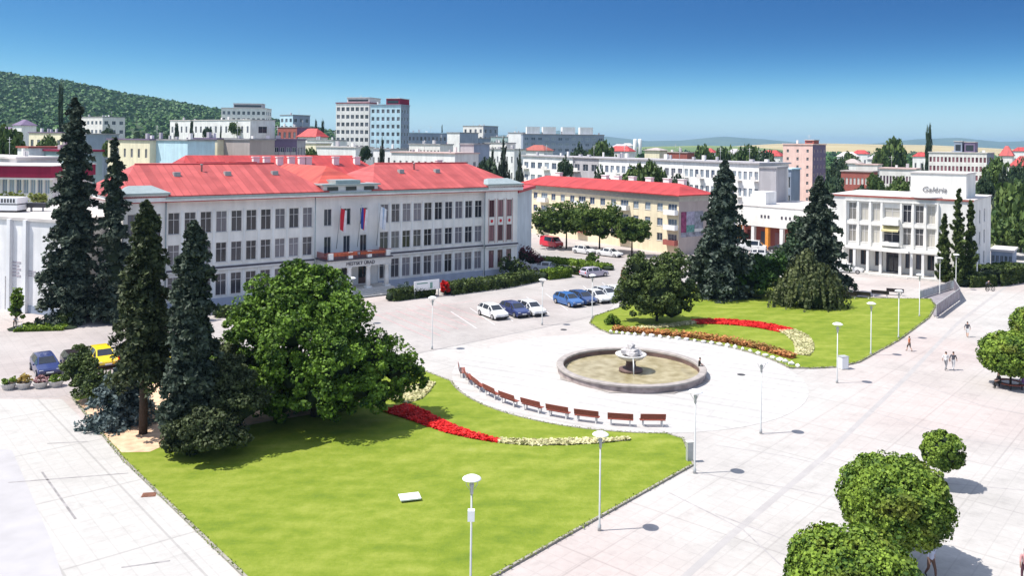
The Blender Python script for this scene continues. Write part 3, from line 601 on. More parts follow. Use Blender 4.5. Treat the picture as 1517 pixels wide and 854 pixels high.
def block(name, label, pa, Ya, pb, Yb, ytop, depth=7, wall=None, rows=3, cols=6, wfrac=0.5, hfrac=0.5, side=None, side_rows=True, side_cols=3, roof='flat', roof_m=None, rh=2.5, cat='building',
          zb=None, ang=-36, pane=None, frame=None, group=None, side_m=None, base_gap=1.0, balcony=False, top_gap=1.0, ztop=None, roof_over=0.25, style='double'):
    """background building placed by its two front corners (pixel column, distance) and its roof line"""
    A = AT(pa, ytop, Ya); B = AT(pb, ytop, Yb)
    if ang is not None:
        if ang < -10: depth = min(depth, 7) if not side else depth
        k = B.x / B.y; ca, sa = math.cos(R(ang)), math.sin(R(ang)); w_ = (k * A.y - A.x) / (ca - k * sa); B = Vector((A.x + w_ * ca, A.y + w_ * sa, A.z))
    top = (ztop if ztop is not None else A.z); A2 = Vector((A.x, A.y, 0)); B2 = Vector((B.x, B.y, 0))
    rz, W = frame_of(A2, B2); zb = min(terrain(A.x, A.y), terrain(B.x, B.y)) - 0.5 if zb is None else zb
    top_l = top - zb; root = thing(name, label, cat, (A.x, A.y, zb), rz, group)
    ops = {}; dz = (top_l - base_gap - top_gap) / max(1, rows)
    if rows and cols:
        w = W / cols * wfrac; h = dz * hfrac; ops['front'] = grid_ops(W, cols, rows, w, h, base_gap + dz * (1 - hfrac) * .6, dz)
    if side and side_cols:
        w2 = depth / side_cols * min(wfrac, .5); ops[side] = grid_ops(depth, side_cols, rows, w2, dz * hfrac, base_gap + dz * (1 - hfrac) * .6, dz)
    mb = box_walls(W, depth, 0, top_l, ops)
    mats = [wall, side_m or wall]
    for i, f in enumerate(mb.f):
        p = [Vector(mb.v[k]) for k in f]; nn = (p[1] - p[0]).cross(p[2] - p[0])
        if side_m and abs(nn.x) > abs(nn.y): mb.m[i] = 1
    mb.build('wall', mats, root)
    sd = sides(W, depth)
    for k, lst in ops.items():
        Mx, L, r_ = sd[k]
        for (xc, z0, w, h) in lst: add_window(root, Mx @ Vector((xc, 0, z0)), r_, w, h, style, frame or M_frame, pane or P_dark, far=True)
    rb = MB()
    if roof == 'flat':
        o = roof_over; rb.box(-o, W + o, -o, depth + o, top_l, top_l + 0.35)
    elif roof == 'hip': hip(rb, -.5, W + .5, -.5, depth + .5, top_l + .19, top_l + rh, min(depth/2, W/2 - .2))
    elif roof == 'gable': hip(rb, -.5, W + .5, -.5, depth + .5, top_l + .19, top_l + rh, 0.0, hl=0, hr=0)
    rb.build('roof', roof_m or M_flat, root)
    if roof == 'flat' and W > 9:
        rr_ = random.Random(int(W * 97 + top_l * 13))
        for i in range(min(5, int(W / 7) + 1)):
            q = MB(); x_, y_, a_ = rr_.uniform(1.2, W - 1.8), rr_.uniform(1, max(1.5, depth - 2)), rr_.uniform(.5, 1.1); q.box(x_, x_ + a_, y_, y_ + a_ * .7, top_l + .353, top_l + rr_.uniform(.9, 1.9)); q.build('roof_vent', M_offw if i % 2 else M_grey, root)
        q = MB(); x_ = rr_.uniform(2, W - 2); q.tube([(x_, depth / 2, top_l + .3), (x_, depth / 2, top_l + 3.6)], .05, 4); q.tube([(x_ - .8, depth / 2, top_l + 3.2), (x_ + .8, depth / 2, top_l + 3.2)], .04, 4); q.tube([(x_ - .5, depth / 2, top_l + 2.7), (x_ + .5, depth / 2, top_l + 2.7)], .04, 4); q.build('aerial', M_pole, root)
    if balcony:
        for j in range(rows):
            for i in range(0, cols, balcony):
                xc, z0, w, h = ops['front'][j * cols + i]
                b = MB(); b.box(xc - W/cols*.42, xc + W/cols*.42, -1.1, -0.003, z0 - .3, z0 - .15); b.box(xc - W/cols*.42, xc + W/cols*.42, -1.1, -1.03, z0 - .15, z0 + .8)
                b.build('balcony', side_m or M_offw, root)
    return root, W, top_l

def text_obj(tx, parent, loc):
    tmp = bpy.data.objects.new('tmp', tx); C.objects.link(tmp); dg = bpy.context.evaluated_depsgraph_get(); dg.update()
    me = bpy.data.meshes.new_from_object(tmp.evaluated_get(dg)); me.name = 'lettering'; bpy.data.objects.remove(tmp)
    return link('lettering', me, parent, loc)
# ================================================================== THE LONG TOWN HALL WITH THE RED ROOF
def town_hall():
    A = Vector((-45.6, 99.0, 0)); B = Vector((0.7, 136.0, 0)); rz, L = frame_of(A, B); D = 16.0
    root = thing('town_hall', 'long pale three storey hall with red metal roofs and a columned porch', 'building', A, rz)
    EV = 13.35; rows = [(1.35, 2.75), (5.55, 2.5), (9.35, 2.65)]
    segs = [(0.0, 4.9, -0.5, 'pav'), (4.9, 24.3, 0.0, 'wing'), (24.3, 34.2, 0.0, 'mid'), (34.2, 52.8, 0.0, 'wing'), (52.8, L, -0.5, 'pav')]
    mb = MB(); wins = []
    for x0, x1, yo, kind in segs:
        W = x1 - x0; ops = []
        if kind == 'wing':
            for z, h in rows: ops += [((i + 0.5) * W / 10, z, 1.36, h) for i in range(10)]
        elif kind == 'pav':
            for z, h in rows: ops += [(W * f, z, 1.05, h) for f in (0.2, 0.47, 0.74)]
        else:
            for xc in (2.0, 4.9, 7.5): ops += [(xc, 9.35, 1.15, 2.3), (xc, 5.15, 1.05, 2.7), (xc, 0.95, 1.5, 2.9)]
        Mx = Matrix.Translation((x0, yo, 0)); wall_face(mb, W, 0, EV, ops, Mx)
        for o in ops: wins.append((x0 + o[0], yo, o, kind))
    for xx in (0.0, 4.9, 52.8, L):
        for s in ((-0.5, 0.0),): mb.face([(xx, s[0], 0), (xx, s[1], 0), (xx, s[1], EV), (xx, s[0], EV)])
    sd = sides(L, D)
    wall_face(mb, D, 0, EV, [(3 + 3.2 * i, z, 1.2, h) for i in range(4) for z, h in rows], sd['right'][0]); wall_face(mb, D, 0, EV, [], sd['left'][0]); wall_face(mb, L, 0, EV, [], sd['back'][0])
    mb.build('wall', M_lilac, root)
    for x, yo, o, kind in wins:
        if kind == 'mid' and o[1] < 1:
            d = MB(); d.box(-.74, .74, .10, .17, 0, 2.88); dd = d.build('door', M_framed, root, (x, 0, .95))
            g = MB()
            for k in (-1, 1): g.box(k * .36 - .28, k * .36 + .28, .06, .095, .9, 2.7)
            g.build('pane', M_glass, dd)
            g = MB(); g.box(-.06, -.03, .03, .095, 1.0, 1.35); g.build('handle', M_rim, dd)
        else: add_window(root, (x, yo, o[1]), 0, o[2], o[3], 'cross' if kind == 'wing' else 'double', M_frame if kind != 'pav' else M_framed, P_main if kind == 'wing' else (P_red if kind == 'pav' and x > 40 else P_dark))
    for i in range(4):
        for z, h in rows: add_window(root, sd['right'][0] @ Vector((3 + 3.2 * i, 0, z)), R(90), 1.2, h, 'double')
    # white piers between the ground and first floor windows of the wings
    for x0, x1, yo, kind in segs:
        if kind != 'wing': continue
        W = x1 - x0
        for i in range(11):
            pr = MB()
            xx = x0 + i * W / 10; pr.box(xx - .13, xx + .13, -0.07, -0.003, 1.1, 4.5); pr.box(xx - .13, xx + .13, -.07, -.003, 5.3, 12.2); pr.build('window_pier', M_white, root)
    for xa, xb, yy in ((-.1, 4.9, -.503), (4.9, 24.3, -.003), (34.2, 52.8, -.003), (52.8, L + .1, -.503)):
        sc = MB(); sc.box(xa, xb, yy - .16, yy, 4.78, 5.0); sc.build('string_course', M_dtrim, root)
        sc = MB(); sc.box(xa, xb, yy - .12, yy, 0, 1.05); sc.build('plinth', M_plinth, root)
        sc = MB(); sc.box(xa + .05, xb - .05, yy - .24, yy, 4.55, 4.776); sc.build('string_course', M_stone, root)
    co = MB(); co.box(-.75, L + .75, -.95, D + .5, EV + .12, EV + .62); co.build('cornice', M_white, root)
    co = MB(); co.box(-.6, L + .6, -.8, D + .4, EV, EV + .12); co.build('cornice_trim', M_trim, root)
    gt = MB(); gt.box(4.6, 53.0, -1.08, -.953, EV + .5, EV + .66); gt.box(4.6, 53.0, -1.06, -.955, EV + .40, EV + .497); gt.build('gutter', M_zinc, root)
    for xx in (4.75, 24.15, 52.65):
        dp = MB(); dp.tube([(xx, -.62, 0.2), (xx, -.62, EV)], .07, 8); dp.build('downpipe', M_zinc, root)
    z0, z1 = EV + .80, 17.7
    rf = MB(); hip(rf, -.9, 26.0, -1.0, D + .6, z0, z1, 4.2); hip(rf, 32.6, L + .9, -1.0, D + .6, z0, z1 - .1, 5.2); rf.build('roof', M_redroof, root)
    rf = MB()
    a = [(24.0, -.4, z0 + .02), (34.5, -.4, z0 + .02), (34.5, D + 6, z0 + .02), (24.0, D + 6, z0 + .02)]; rg = [(29.2, 6.5, z1 - .35), (29.2, D + 5, z1 - .35)]
    rf.face([a[0], a[1], rg[0]]); rf.face([a[1], a[2], rg[1], rg[0]]); rf.face([a[2], a[3], rg[1]]); rf.face([a[3], a[0], rg[0], rg[1]]); rf.build('roof', M_redroof2, root)
    for (xa, xb, zr) in ((3.3, 21.8, z1), (37.8, L - 4.3, z1 - .1)):
        q = MB(); q.tube([(xa, (D - .4) / 2, zr + .03), (xb, (D - .4) / 2, zr + .03)], .13, 8); q.build('ridge_cap', M_trim, root)
    for xx in (7.5, 14.0, 20.5, 40.5, 47.0):
        q = MB(); q.box(xx - .4, xx + .4, 4.2, 4.9, z1 - 1.6, z1 - .9); q.build('roof_hatch', M_zinc, root)
    for xx in (11.0, 43.5):
        q = MB(); q.lathe([(.12, 0), (.12, 1.1), (.2, 1.12), (.2, 1.25)], 8, (xx, 5.6, z1 - 1.2)); q.build('vent_pipe', M_zinc, root)
    # attics
    at = MB(); at.box(25.2, 33.6, -.7, 2.4, EV + .62, EV + 1.55); at.build('attic', M_stone, root)
    at = MB(); at.box(24.9, 33.9, -1.0, 2.7, EV + 1.553, EV + 1.75); at.box(27.2, 31.0, -.4, 2.4, EV + 1.753, EV + 2.25); at.build('attic_cap', M_zinc, root)
    for xx in (26.6, 29.4, 32.2):
        w_ = MB(); w_.box(xx - .8, xx + .8, -.78, -.703, EV + .85, EV + 1.35); w_.build('attic_window', M_glass, root)
    for x0, x1 in ((-.5, 4.9), (53.0, L + .5)):
        at = MB(); at.box(x0, x1, -1.0, 2.6, EV + .62, EV + 1.02); at.build('attic', M_stone, root)
        at = MB(); hip(at, x0 - .2, x1 + .2, -1.2, 3.4, EV + 1.2, EV + 2.0, 1.6); at.build('attic_cap', M_zinc, root)
    # porch
    x0, x1, yf = 24.6, 34.4, -3.3
    pb = MB(); pb.box(x0 - .3, x1 + .3, yf - .5, -.003, 0, .85); pb.build('porch_floor', M_conc, root)
    st = MB()
    for i in range(5): st.box(x0 + .5, x1 - .5, yf - .5 - .34 * (i + 1), yf - .503 - .34 * i, 0, .85 - .17 * (i + 1))
    st.build('steps', M_conc, root)
    for i in range(4):
        c = MB(); xx = x0 + .55 + i * (x1 - x0 - 1.1) / 3
        c.box(xx - .42, xx + .42, yf - .1, yf + .74, .85, 1.1); c.lathe([(.34, 1.1), (.33, 2.4), (.29, 3.75), (.38, 3.8), (.38, 3.93)], 18, (xx, yf + .32, 0)); c.build('column', M_white, root)
    en = MB(); en.box(x0, x1, yf, -.003, 3.95, 4.95); en.build('entablature', M_stone, root)
    en = MB(); en.box(x0 - .2, x1 + .2, yf - .2, -.003, 4.953, 5.12); en.build('porch_cornice', M_dtrim, root)
    rl = MB()
    for i in range(44):
        xx = x0 + .3 + i * (x1 - x0 - .6) / 43; rl.box(xx - .03, xx + .03, yf + .1, yf + .16, 5.12, 5.95)
    for i in range(14):
        yy = yf + .3 + i * 3.0 / 13; rl.box(x1 - .2, x1 - .14, yy - .03, yy + .03, 5.12, 5.95); rl.box(x0 + .14, x0 + .2, yy - .03, yy + .03, 5.12, 5.95)
    rl.box(x0, x1, yf + .05, yf + .22, 5.95, 6.05); rl.build('balustrade', M_brick, root)
    for i in range(4):
        p = MB(); xx = x0 + .55 + i * (x1 - x0 - 1.1) / 3; p.box(xx - .32, xx + .32, yf - .12, yf + .4, 5.12, 5.98); p.build('balustrade_pier', M_white, root)
    fb = MB(); fb.box(x0 + .9, x0 + 4.4, yf - .14, yf + .04, 5.55, 5.95); fb.box(x0 + 5.0, x1 - 1.0, yf - .14, yf + .04, 5.55, 5.9); fb.build('flower_box', mat('rust_red', (.42, .10, .05), .8, .3, 3), root)
    tx = bpy.data.curves.new('lettering', 'FONT'); tx.body = 'MESTSKÝ ÚRAD'; tx.size = .62; tx.extrude = .03; tx.align_x = 'CENTER'; tx.materials.append(M_dtrim)
    t_ = text_obj(tx, root, (29.6, yf - .04, 4.2)); t_.rotation_euler = (R(90), 0, 0)
    # red reliefs on the right pavilion
    for f in (.2, .47, .74):
        e = MB(); xx = 52.8 + (L - 52.8) * f; e.lathe([(.0, 0), (.22, .02), (.25, .06), (.2, .1), (0, .12)], 14, M=Matrix.Translation((xx, -.503, 8.7)) @ Matrix.Rotation(R(90), 4, 'X')); e.build('round_emblem', M_red, root)
        e = MB()
        for k in (-1, 1): e.box(xx + k * .62 - .07, xx + k * .62 + .07, -.58, -.503, 5.3, 12.2)
        e.build('window_surround', M_portal, root)
    # front wing end wall and rear wing
    er = MB(); M_ = Matrix.Rotation(-rz, 4, 'Z') @ Matrix.Translation(-A)
    er.poly([tuple((M_ @ Vector((p[0], p[1], 0)))[:2]) for p in [(0.6, 137.2), (3.7, 152.5), (-8, 160), (-11, 146)]], 0, 12.9); er.build('end_wing', wear_wall('end_wall', (.66, .72, .76)), root)
    er = MB(); er.poly([tuple((M_ @ Vector((p[0], p[1], 0)))[:2]) for p in [(1.2, 136.4), (4.4, 152.6), (-8, 161), (-12, 146)]], 12.9, 13.4); er.build('end_wing_roof', M_trim, root)
    rw = box_walls(33.6, 12, 0, 15.2, {}); r_ = rw.build('rear_wing', M_lilac, root, (13.4, 22, 0))
    rr = MB(); hip(rr, 13.0, 47.6, 21.4, 34.6, 15.4, 18.5, 3); rr.build('rear_roof', M_redtile, root)
    for i, xx in enumerate((16.5, 21.5)):
        d = MB(); d.box(xx, xx + 3.2, 21.2, 24.5, 16.2, 17.6); dd = d.build('dormer', M_redtile, root); d = MB(); d.box(xx + .25, xx + 2.95, 21.1, 21.197, 16.35, 17.35); d.build('dormer_window', M_glass, dd)
    for i, (xx, yy) in enumerate(((26, 25), (27.8, 25), (30, 25), (32, 25), (33.8, 25), (35, 25), (40, 25), (44, 25), (50, 8.5))):
        c = MB(); zz = 18.2 if yy > 15 else 18.0; c.box(xx - .5, xx + .5, yy - .35, yy + .35, zz - 2.2, zz); c.box(xx - .6, xx + .6, yy - .45, yy + .45, zz + .003, zz + .15); c.build('chimney', M_white, root)
    return root
town_hall()

def hanging_flag(name, label, s, cols):
    A = Vector((-45.6, 99.0, 0)); rz = math.atan2(37.0, 46.3); d = Vector((math.cos(rz), math.sin(rz), 0)); n = Vector((math.sin(rz), -math.cos(rz), 0))
    root = thing(name, label, 'flag', A + d * s + n * .45 + Vector((0, 0, 6.2)), rz, 'flags on the town hall front')
    p = MB(); p.tube([(0, -.0, 0), (0, -1.2, 6.0)], .05, 6); p.build('flag_pole', M_pole, root)
    V, Fc, mi = [], [], []
    nx_, nz_ = 9, 10
    for j in range(nz_ + 1):
        for i in range(nx_ + 1):
            u, v = i / nx_, j / nz_; x = u * 1.0 * (1 - .25 * v); V.append((x, -1.1 + .12 * math.sin(u * 9 + v * 2), 5.7 - v * 3.0 - u * .5))
    for j in range(nz_):
        for i in range(nx_): Fc.append((j*(nx_+1)+i, j*(nx_+1)+i+1, (j+1)*(nx_+1)+i+1, (j+1)*(nx_+1)+i)); mi.append(min(len(cols)-1, i * len(cols) // nx_))
    link('flag_cloth', npmesh('flag_cloth', V, Fc, cols, mi, True), root)
FB = mat('flag_blue', (.03, .06, .3), .7); FW = mat('flag_white', (.75, .75, .78), .7); FR_ = mat('flag_red', (.55, .02, .04), .7); FY = mat('flag_yellow', (.7, .5, .05), .7)
hanging_flag('flag', 'red and white flag hanging at the left of the town hall balcony', 27.4, [FR_, FR_, FW])
hanging_flag('flag', 'dark flag hanging on the middle pole above the town hall porch', 30.6, [FB, FR_, FW])
hanging_flag('flag', 'pale blue and white flag, rightmost above the town hall porch', 33.6, [FW, mat('flag_pale', (.35, .45, .6), .7), FW])

# ================================================================== YELLOW HOUSE BEHIND THE STREET TREES
def yellow_block():
    A = Vector((2.7, 201, 0)); B = Vector((32.0, 161.0, 0)); rz, L = frame_of(A, B); D = 8.6; EV = 10.9
    root = thing('apartment_building', 'long yellow apartment block with thin red hip roof behind the street trees', 'building', A, rz)
    n = 15; pitch = L / n; ops = []; white = []
    for i in range(n):
        x = (i + .5) * pitch
        for j, z in enumerate((2.3, 5.2, 8.1)):
            wd = 2.3 if i % 4 == 2 else 1.5
            ops.append((x, z, wd, 1.5))
    sd = sides(L, D); sops = [(2.2, 5.6, 1.0, 1.3)]
    mb = MB(); wall_face(mb, L, 0, EV, ops, Matrix.Identity(4)); wall_face(mb, D, 0, EV, [], sd['right'][0], m=1); wall_face(mb, D, 0, EV, [], sd['left'][0]); wall_face(mb, L, 0, EV, [], sd['back'][0])
    mb.build('wall', [M_yellow, M_tan], root)
    for i, (x, z, w, h) in enumerate(ops): add_window(root, (x, 0, z), 0, w, h, 'triple' if w > 2 else 'double', M_frame, P_sky if i % 3 else P_dark)
    for i in range(n):
        if i % 4 == 2:
            for z in (2.3, 5.2, 8.1):
                b = MB(); x = (i + .5) * pitch; b.box(x - 1.5, x + 1.5, -1.0, -.003, z - .55, z - .42); b.box(x - 1.5, x + 1.5, -1.0, -.93, z - .417, z + .45); b.box(x + 1.43, x + 1.5, -.927, -.005, z - .417, z + .45); b.box(x - 1.5, x - 1.43, -.927, -.005, z - .417, z + .45)
                b.build('balcony', M_white if z > 3 else M_brick, root)
    f = MB(); f.box(-.04, L + .04, -.04, D + .04, EV - .75, EV + .003); f.box(-.4, L + .4, -.5, D + .5, EV + .006, EV + .35); f.build('eaves', mat('grey_eaves', (.42, .40, .36), .8), root)
    r = MB(); hip(r, -.9, L + .9, -1.0, D + 1.0, EV + .55, EV + 2.5, 4.6); r.build('roof', M_redtile, root)
    for i, x in enumerate((7, 23, 27, 31.5, 36.5, 41.5, 45.5)):
        c = MB(); c.box(x - .8, x + .8, D/2 + .6, D/2 + 1.5, EV + 1.6, EV + 3.2); c.box(x - .9, x + .9, D/2 + .5, D/2 + 1.6, EV + 3.203, EV + 3.35); c.build('chimney', M_white, root)
    q = MB()
    for (y0, y1, z0, z1, m) in ((.6, 2.1, 4.2, 8.2, 0), (2.1, 4.4, 5.6, 8.2, 1), (4.4, 6.9, 4.8, 8.2, 2), (2.1, 4.4, 4.2, 5.6, 3), (4.4, 6.9, 4.2, 4.8, 4), (.6, 6.9, 3.3, 4.2, 2)): q.box(L + .003, L + .05, y0, y1 - .02, z0, z1 - .02, m)
    q.build('mural', [mat('mural_plum', (.22, .05, .12), .8, .4, 1.5), mat('mural_lilac', (.30, .29, .38), .8, .4, 1.5), mat('mural_slate', (.22, .23, .28), .8, .5, 1.2), mat('mural_green', (.10, .24, .22), .8, .4, 2), mat('mural_white', (.6, .6, .6), .8)], root)
yellow_block()

# ================================================================== WHITE GALLERY BUILDING ON THE RIGHT
def gallery():
    A = Vector((55.0, 146.0, 0)); d = Vector((.8, -.6, 0)); L = 22.0; D = 20.0; H_ = 12.7; rz = math.atan2(-.6, .8)
    root = thing('gallery_building', 'white three storey gallery with front columns and a lettered roof box at the right', 'building', A, rz)
    cols = (3.9, 5.85, 7.7, 12.5, 14.35, 16.1); ops = [(x, 8.7, 1.25, 2.9) for x in cols] + [(x, 5.0, 1.25, 2.8) for x in cols] + [(10.2, 9.4, 2.5, 1.6), (10.2, 5.3, 2.6, 2.0)]
    gops = [(x, 1.2, 1.2, 2.4) for x in (4.0, 5.9, 8.2, 12.9, 14.5, 16.2)] + [(10.5, .35, 2.3, 3.2)]
    sd = sides(L, D); sops = [(7.5, 1.5 + 3.6 * j, 1.4, 2.2) for j in range(3)] + [(12.5, 1.5 + 3.6 * j, 1.4, 2.2) for j in range(3)]
    mb = MB(); wall_face(mb, L, 0, H_, ops + gops, Matrix.Identity(4)); wall_face(mb, D, 0, H_, sops, sd['right'][0]); wall_face(mb, D, 0, H_, [], sd['left'][0]); wall_face(mb, L, 0, H_, [], sd['back'][0])
    mb.build('wall', M_gall, root)
    for (x, z, w, h) in ops: add_window(root, (x, 0, z), 0, w, h, 'cross', M_frame, P_gall)
    for (x, z, w, h) in gops[:-1]: add_window(root, (x, 0, z), 0, w, h, 'double', M_framed, P_dark)
    for (x, z, w, h) in sops: add_window(root, sd['right'][0] @ Vector((x, 0, z)), R(90), w, h, 'double', M_frame, P_dark)
    dr = MB(); dr.box(9.36, 11.64, .12, .19, .35, 3.54); o = dr.build('door', M_dtrim, root)
    g = MB(); g.box(9.6, 10.42, .08, .117, .5, 3.2); g.box(10.58, 11.4, .08, .117, .5, 3.2); g.build('pane', M_glass, o)
    fr = MB()
    for x0, x1, z0, z1 in ((2.7, 17.2, 11.9, 12.15), (2.7, 2.95, 4.4, 11.897), (16.95, 17.2, 4.4, 11.897)): fr.box(x0, x1, -.35, -.003, z0, z1)
    for x in (4.87, 6.77, 8.6, 11.6, 13.4, 15.25): fr.box(x - .16, x + .16, -.30, -.003, 4.4, 11.897)
    fr.box(2.953, 8.43, -.22, -.003, 7.95, 8.55); fr.box(11.77, 16.947, -.22, -.003, 7.95, 8.55); fr.build('facade_frame', M_gall, root)
    b = MB(); b.box(8.77, 11.43, -1.3, -.003, 8.2, 9.2); b.build('balcony', M_gall, root); b = MB(); b.box(8.77, 11.43, -1.1, -.003, 4.75, 5.25); b.build('balcony', M_gall, root)
    aw = MB(); aw.face([(8.8, -.02, 8.0), (8.8, -1.2, 7.4), (11.4, -1.2, 7.4), (11.4, -.02, 8.0)]); aw.face([(8.8, -1.2, 7.4), (8.8, -1.2, 7.1), (11.4, -1.2, 7.1), (11.4, -1.2, 7.4)]); aw.build('awning', mat('awning_yellow', (.62, .55, .30), .8), root)
    c = MB(); c.box(2.2, 17.6, -2.6, -.003, 4.05, 4.35); c.box(7.6, 13.4, -3.4, -2.603, 4.02, 4.38); c.build('canopy', M_gall, root)
    for x in (2.6, 4.9, 7.0, 9.0, 12.0, 13.7, 15.4, 17.3):
        k = MB(); k.box(x - .2, x + .2, -2.5, -2.1, .35, 4.05); k.build('column', M_white, root)
    p = MB(); p.box(1.5, 18.3, -3.8, -.003, 0, .33); p.build('terrace', M_conc, root); p = MB(); p.box(7.5, 13.5, -4.2, -3.803, 0, .17); p.build('step', M_conc, root)
    rf = MB(); rf.box(-.15, L + .15, -.15, D + .15, H_, H_ + .16); rf.build('roof', M_flatl, root); rf = MB(); rf.box(-.2, L + .2, -.2, -.153, H_ - .12, H_ + .2); rf.build('roof_edge', M_brick, root)
    bx = MB(); bx.box(12.3, 20.6, 3.2, 12.5, H_ + .16, 16.8); o = bx.build('roof_box', M_gall, root)
    e = MB(); e.box(12.15, 20.75, 3.05, 12.65, 16.8, 17.0); e.build('roof_edge', M_flatl, o)
    tx = bpy.data.curves.new('lettering', 'FONT'); tx.body = 'Galéria'; tx.size = 1.3; tx.extrude = .04; tx.shear = .25; tx.offset = -.012; tx.materials.append(mat('letter_grey', (.22, .21, .22), .6))
    t_ = text_obj(tx, o, (14.0, 3.12, 13.75)); t_.rotation_euler = (R(90), 0, 0)
    mo = MB(); mo.lathe([(2.4, 0), (2.0, .35), (1.0, .6), (0, .7)], 20, (15.2, 1.4, H_ + .16)); mo.build('skylight', M_flatl, root)
gallery()

# ================================================================== WHITE HALL AT THE LEFT EDGE
def left_hall():
    A = G(-190, 466); B = G(89, 470); A = Vector((A.x, B.y + .42 * (B.x - A.x), 0)); rz, L = frame_of(A, Vector((B.x, B.y, 0)))
    root = thing('community_hall', 'white hall with flat pilasters, cut by the left edge behind the tallest spruce', 'building', A, rz)
    H_ = 11.0; D = 24.0
    px2 = lambda p: max(0.0, (G(p, 468).x - A.x))
    dx0, dx1 = px2(-4), px2(5)
    sd = sides(L, D); mb = MB(); wall_face(mb, L, 0, H_, [((dx0 + dx1)/2, .1, dx1 - dx0, 4.0)], Matrix.Identity(4))
    for k in ('right', 'left', 'back'): wall_face(mb, sd[k][1], 0, H_, [], sd[k][0])
    mb.build('wall', wear_wall('hall_white', (.82, .81, .82)), root)
    d = MB(); d.box(dx0 + .003, dx1 - .003, .12, .19, .1, 4.1); o = d.build('door', M_framed, root)
    for p in (-150, -110, -75, -40, 10, 46):
        b = MB(); x = px2(p); b.box(x - .28, x + .28, -.45, -.003, 0, H_ + .1); b.build('pilaster', wear_wall('hall_pilaster', (.80, .80, .82)), root)
    b = MB(); b.box(-.2, L + .2, -.2, D, H_, H_ + .35); b.build('roof', M_flatl, root)
    b = MB(); b.box(px2(12) , L, -.1, -.003, 0, .9); b.build('plinth', M_bluegrey, root)
    for (p, z0, z1, w, n) in ((21, 4.2, 6.2, 1.7, 5), (57, 4.4, 5.2, 1.1, 3)):
        q = MB(); x = px2(p)
        for i in range(n): q.box(x - w/2, x + w/2 - (i % 2) * .3, -.04, -.003, z0 + i * (z1 - z0)/n, z0 + (i + .55) * (z1 - z0)/n)
        q.build('wall_inscription', mat('inscription', (.42, .38, .42), .7), root)
    r = thing('ventilation_unit', 'white louvred ventilation unit on the flat roof of the left hall', 'ventilation unit', (AT(-30, 322, 108).x, 107.6, H_ + .36))
    b = MB(); b.box(0, 5.0, 0, 2.4, .25, .95); b.box(0, 5.0, 0, 2.4, 1.1, 1.9); b.build('casing', M_lampw, r); b = MB(); b.box(.1, 4.9, .08, 2.3, 0, .25); b.box(.05, 4.95, .05, 2.3, .95, 1.1)
    for i in range(12): b.box(.3 + i * .38, .5 + i * .38, -.03, -.003, 1.25, 1.75)
    b.build('louvre', M_iron, r)
    r = thing('roof_duct', 'dark low duct on the hall roof right of the white ventilation unit', 'duct', (AT(36, 322, 109).x, 109.5, H_ + .36)); b = MB(); b.box(0, 2.4, 0, 1.2, .5, 1.1); b.build('duct_body', M_iron, r)
    b = MB(); b.box(.3, .5, .3, .5, 0, .5); b.box(1.8, 2.0, .3, .5, 0, .5); b.build('leg', M_pole, r)
    # upper terrace building with the dark red fascia
    A3 = AT(-110, 250, 126); B3 = AT(78, 250, 126); r = thing('terrace_building', 'long low building with dark red fascia above a glazed roof terrace, behind the left hall', 'building', (A3.x, 126, 0))
    W = B3.x - A3.x; ops = [(1.2 + i * (W - 2) / 16, 12.6, .75, 2.3) for i in range(17)]
    mb = MB(); wall_face(mb, W, 0, 15.0, ops, Matrix.Identity(4)); 
    for k in ('right', 'left', 'back'): M_, LL_, _ = sides(W, 12)[k]; wall_face(mb, LL_, 0, 15.0, [], M_)
    mb.build('wall', M_offw, r)
    for o_ in ops: add_window(r, (o_[0], 0, o_[1]), 0, o_[2], o_[3], 'double', M_frame, P_sky, far=True)
    b = MB(); b.box(-.4, W + .4, -1.2, 12.2, 15.0, 16.7); b.build('fascia', M_maroon, r); b = MB(); b.box(-.5, W + .5, -1.3, 12.3, 16.7, 16.85); b.build('roof', M_flatl, r)
    b = MB(); b.box(-.3, W + .3, -1.1, -.003, 14.7, 14.996); b.build('soffit', M_white, r)
left_hall()
for i, (p, y, lab) in enumerate(((9, 301, 'yellow green shrub at the left end of the roof terrace of the left hall'), (24, 301, 'round yellow green shrub in the middle of the roof terrace above the left hall'), (56, 303, 'bushy yellow green shrub on the roof terrace beside the tallest spruce'))):
    q = AT(p, y, 119); broad('roof_shrub', lab, (q.x, q.y, 11.36), [(0, 0, 1.0, 1.1, .9, 1.0), (.5, 0, .6, .8, .7, .6)], 700, .22, leaf_mat('leaves_lime', (.10, .14, .03), (.42, .44, .12), .2), 60 + i, 'shrub', 'shrubs on the left roof terrace', trunk=False, core=.5)

# ================================================================== TOWN BEHIND
def B_(*a, tops=(), **k):
    r_, W, tl = block(*a, **k)
    for f0, f1, y0, d, h, m in tops:      # machine rooms standing on the roof
        q = MB(); q.box(W * f0, W * f1, y0, y0 + d, tl + .353, tl + .35 + h); o = q.build('machine_room', m, r_)
        q = MB(); q.box(W * f0 - .2, W * f1 + .2, y0 - .2, y0 + d + .2, tl + .35 + h, tl + .6 + h); q.build('cap', M_flatl, o)
        q = MB(); q.box(W * f0 + .5, W * f1 - .5, y0 - .04, y0 - .003, tl + .8, tl + .2 + h * .75); q.build('vent_band', M_glass, o)
    return r_, W, tl
B_('stair_block', 'white stair block with a pale red band, above the dark red fascia at the left', 26, 165, 43, 165, 219, 9, M_white, 0, 0, roof_m=M_brick, zb=0)
B_('annex_building', 'low building with dark red eaves over a pale teal panel, left of the tallest spruce', 43.5, 168, 98, 168, 223, 9, M_teal, 0, 0, roof_m=M_maroon, zb=0, roof_over=.3)
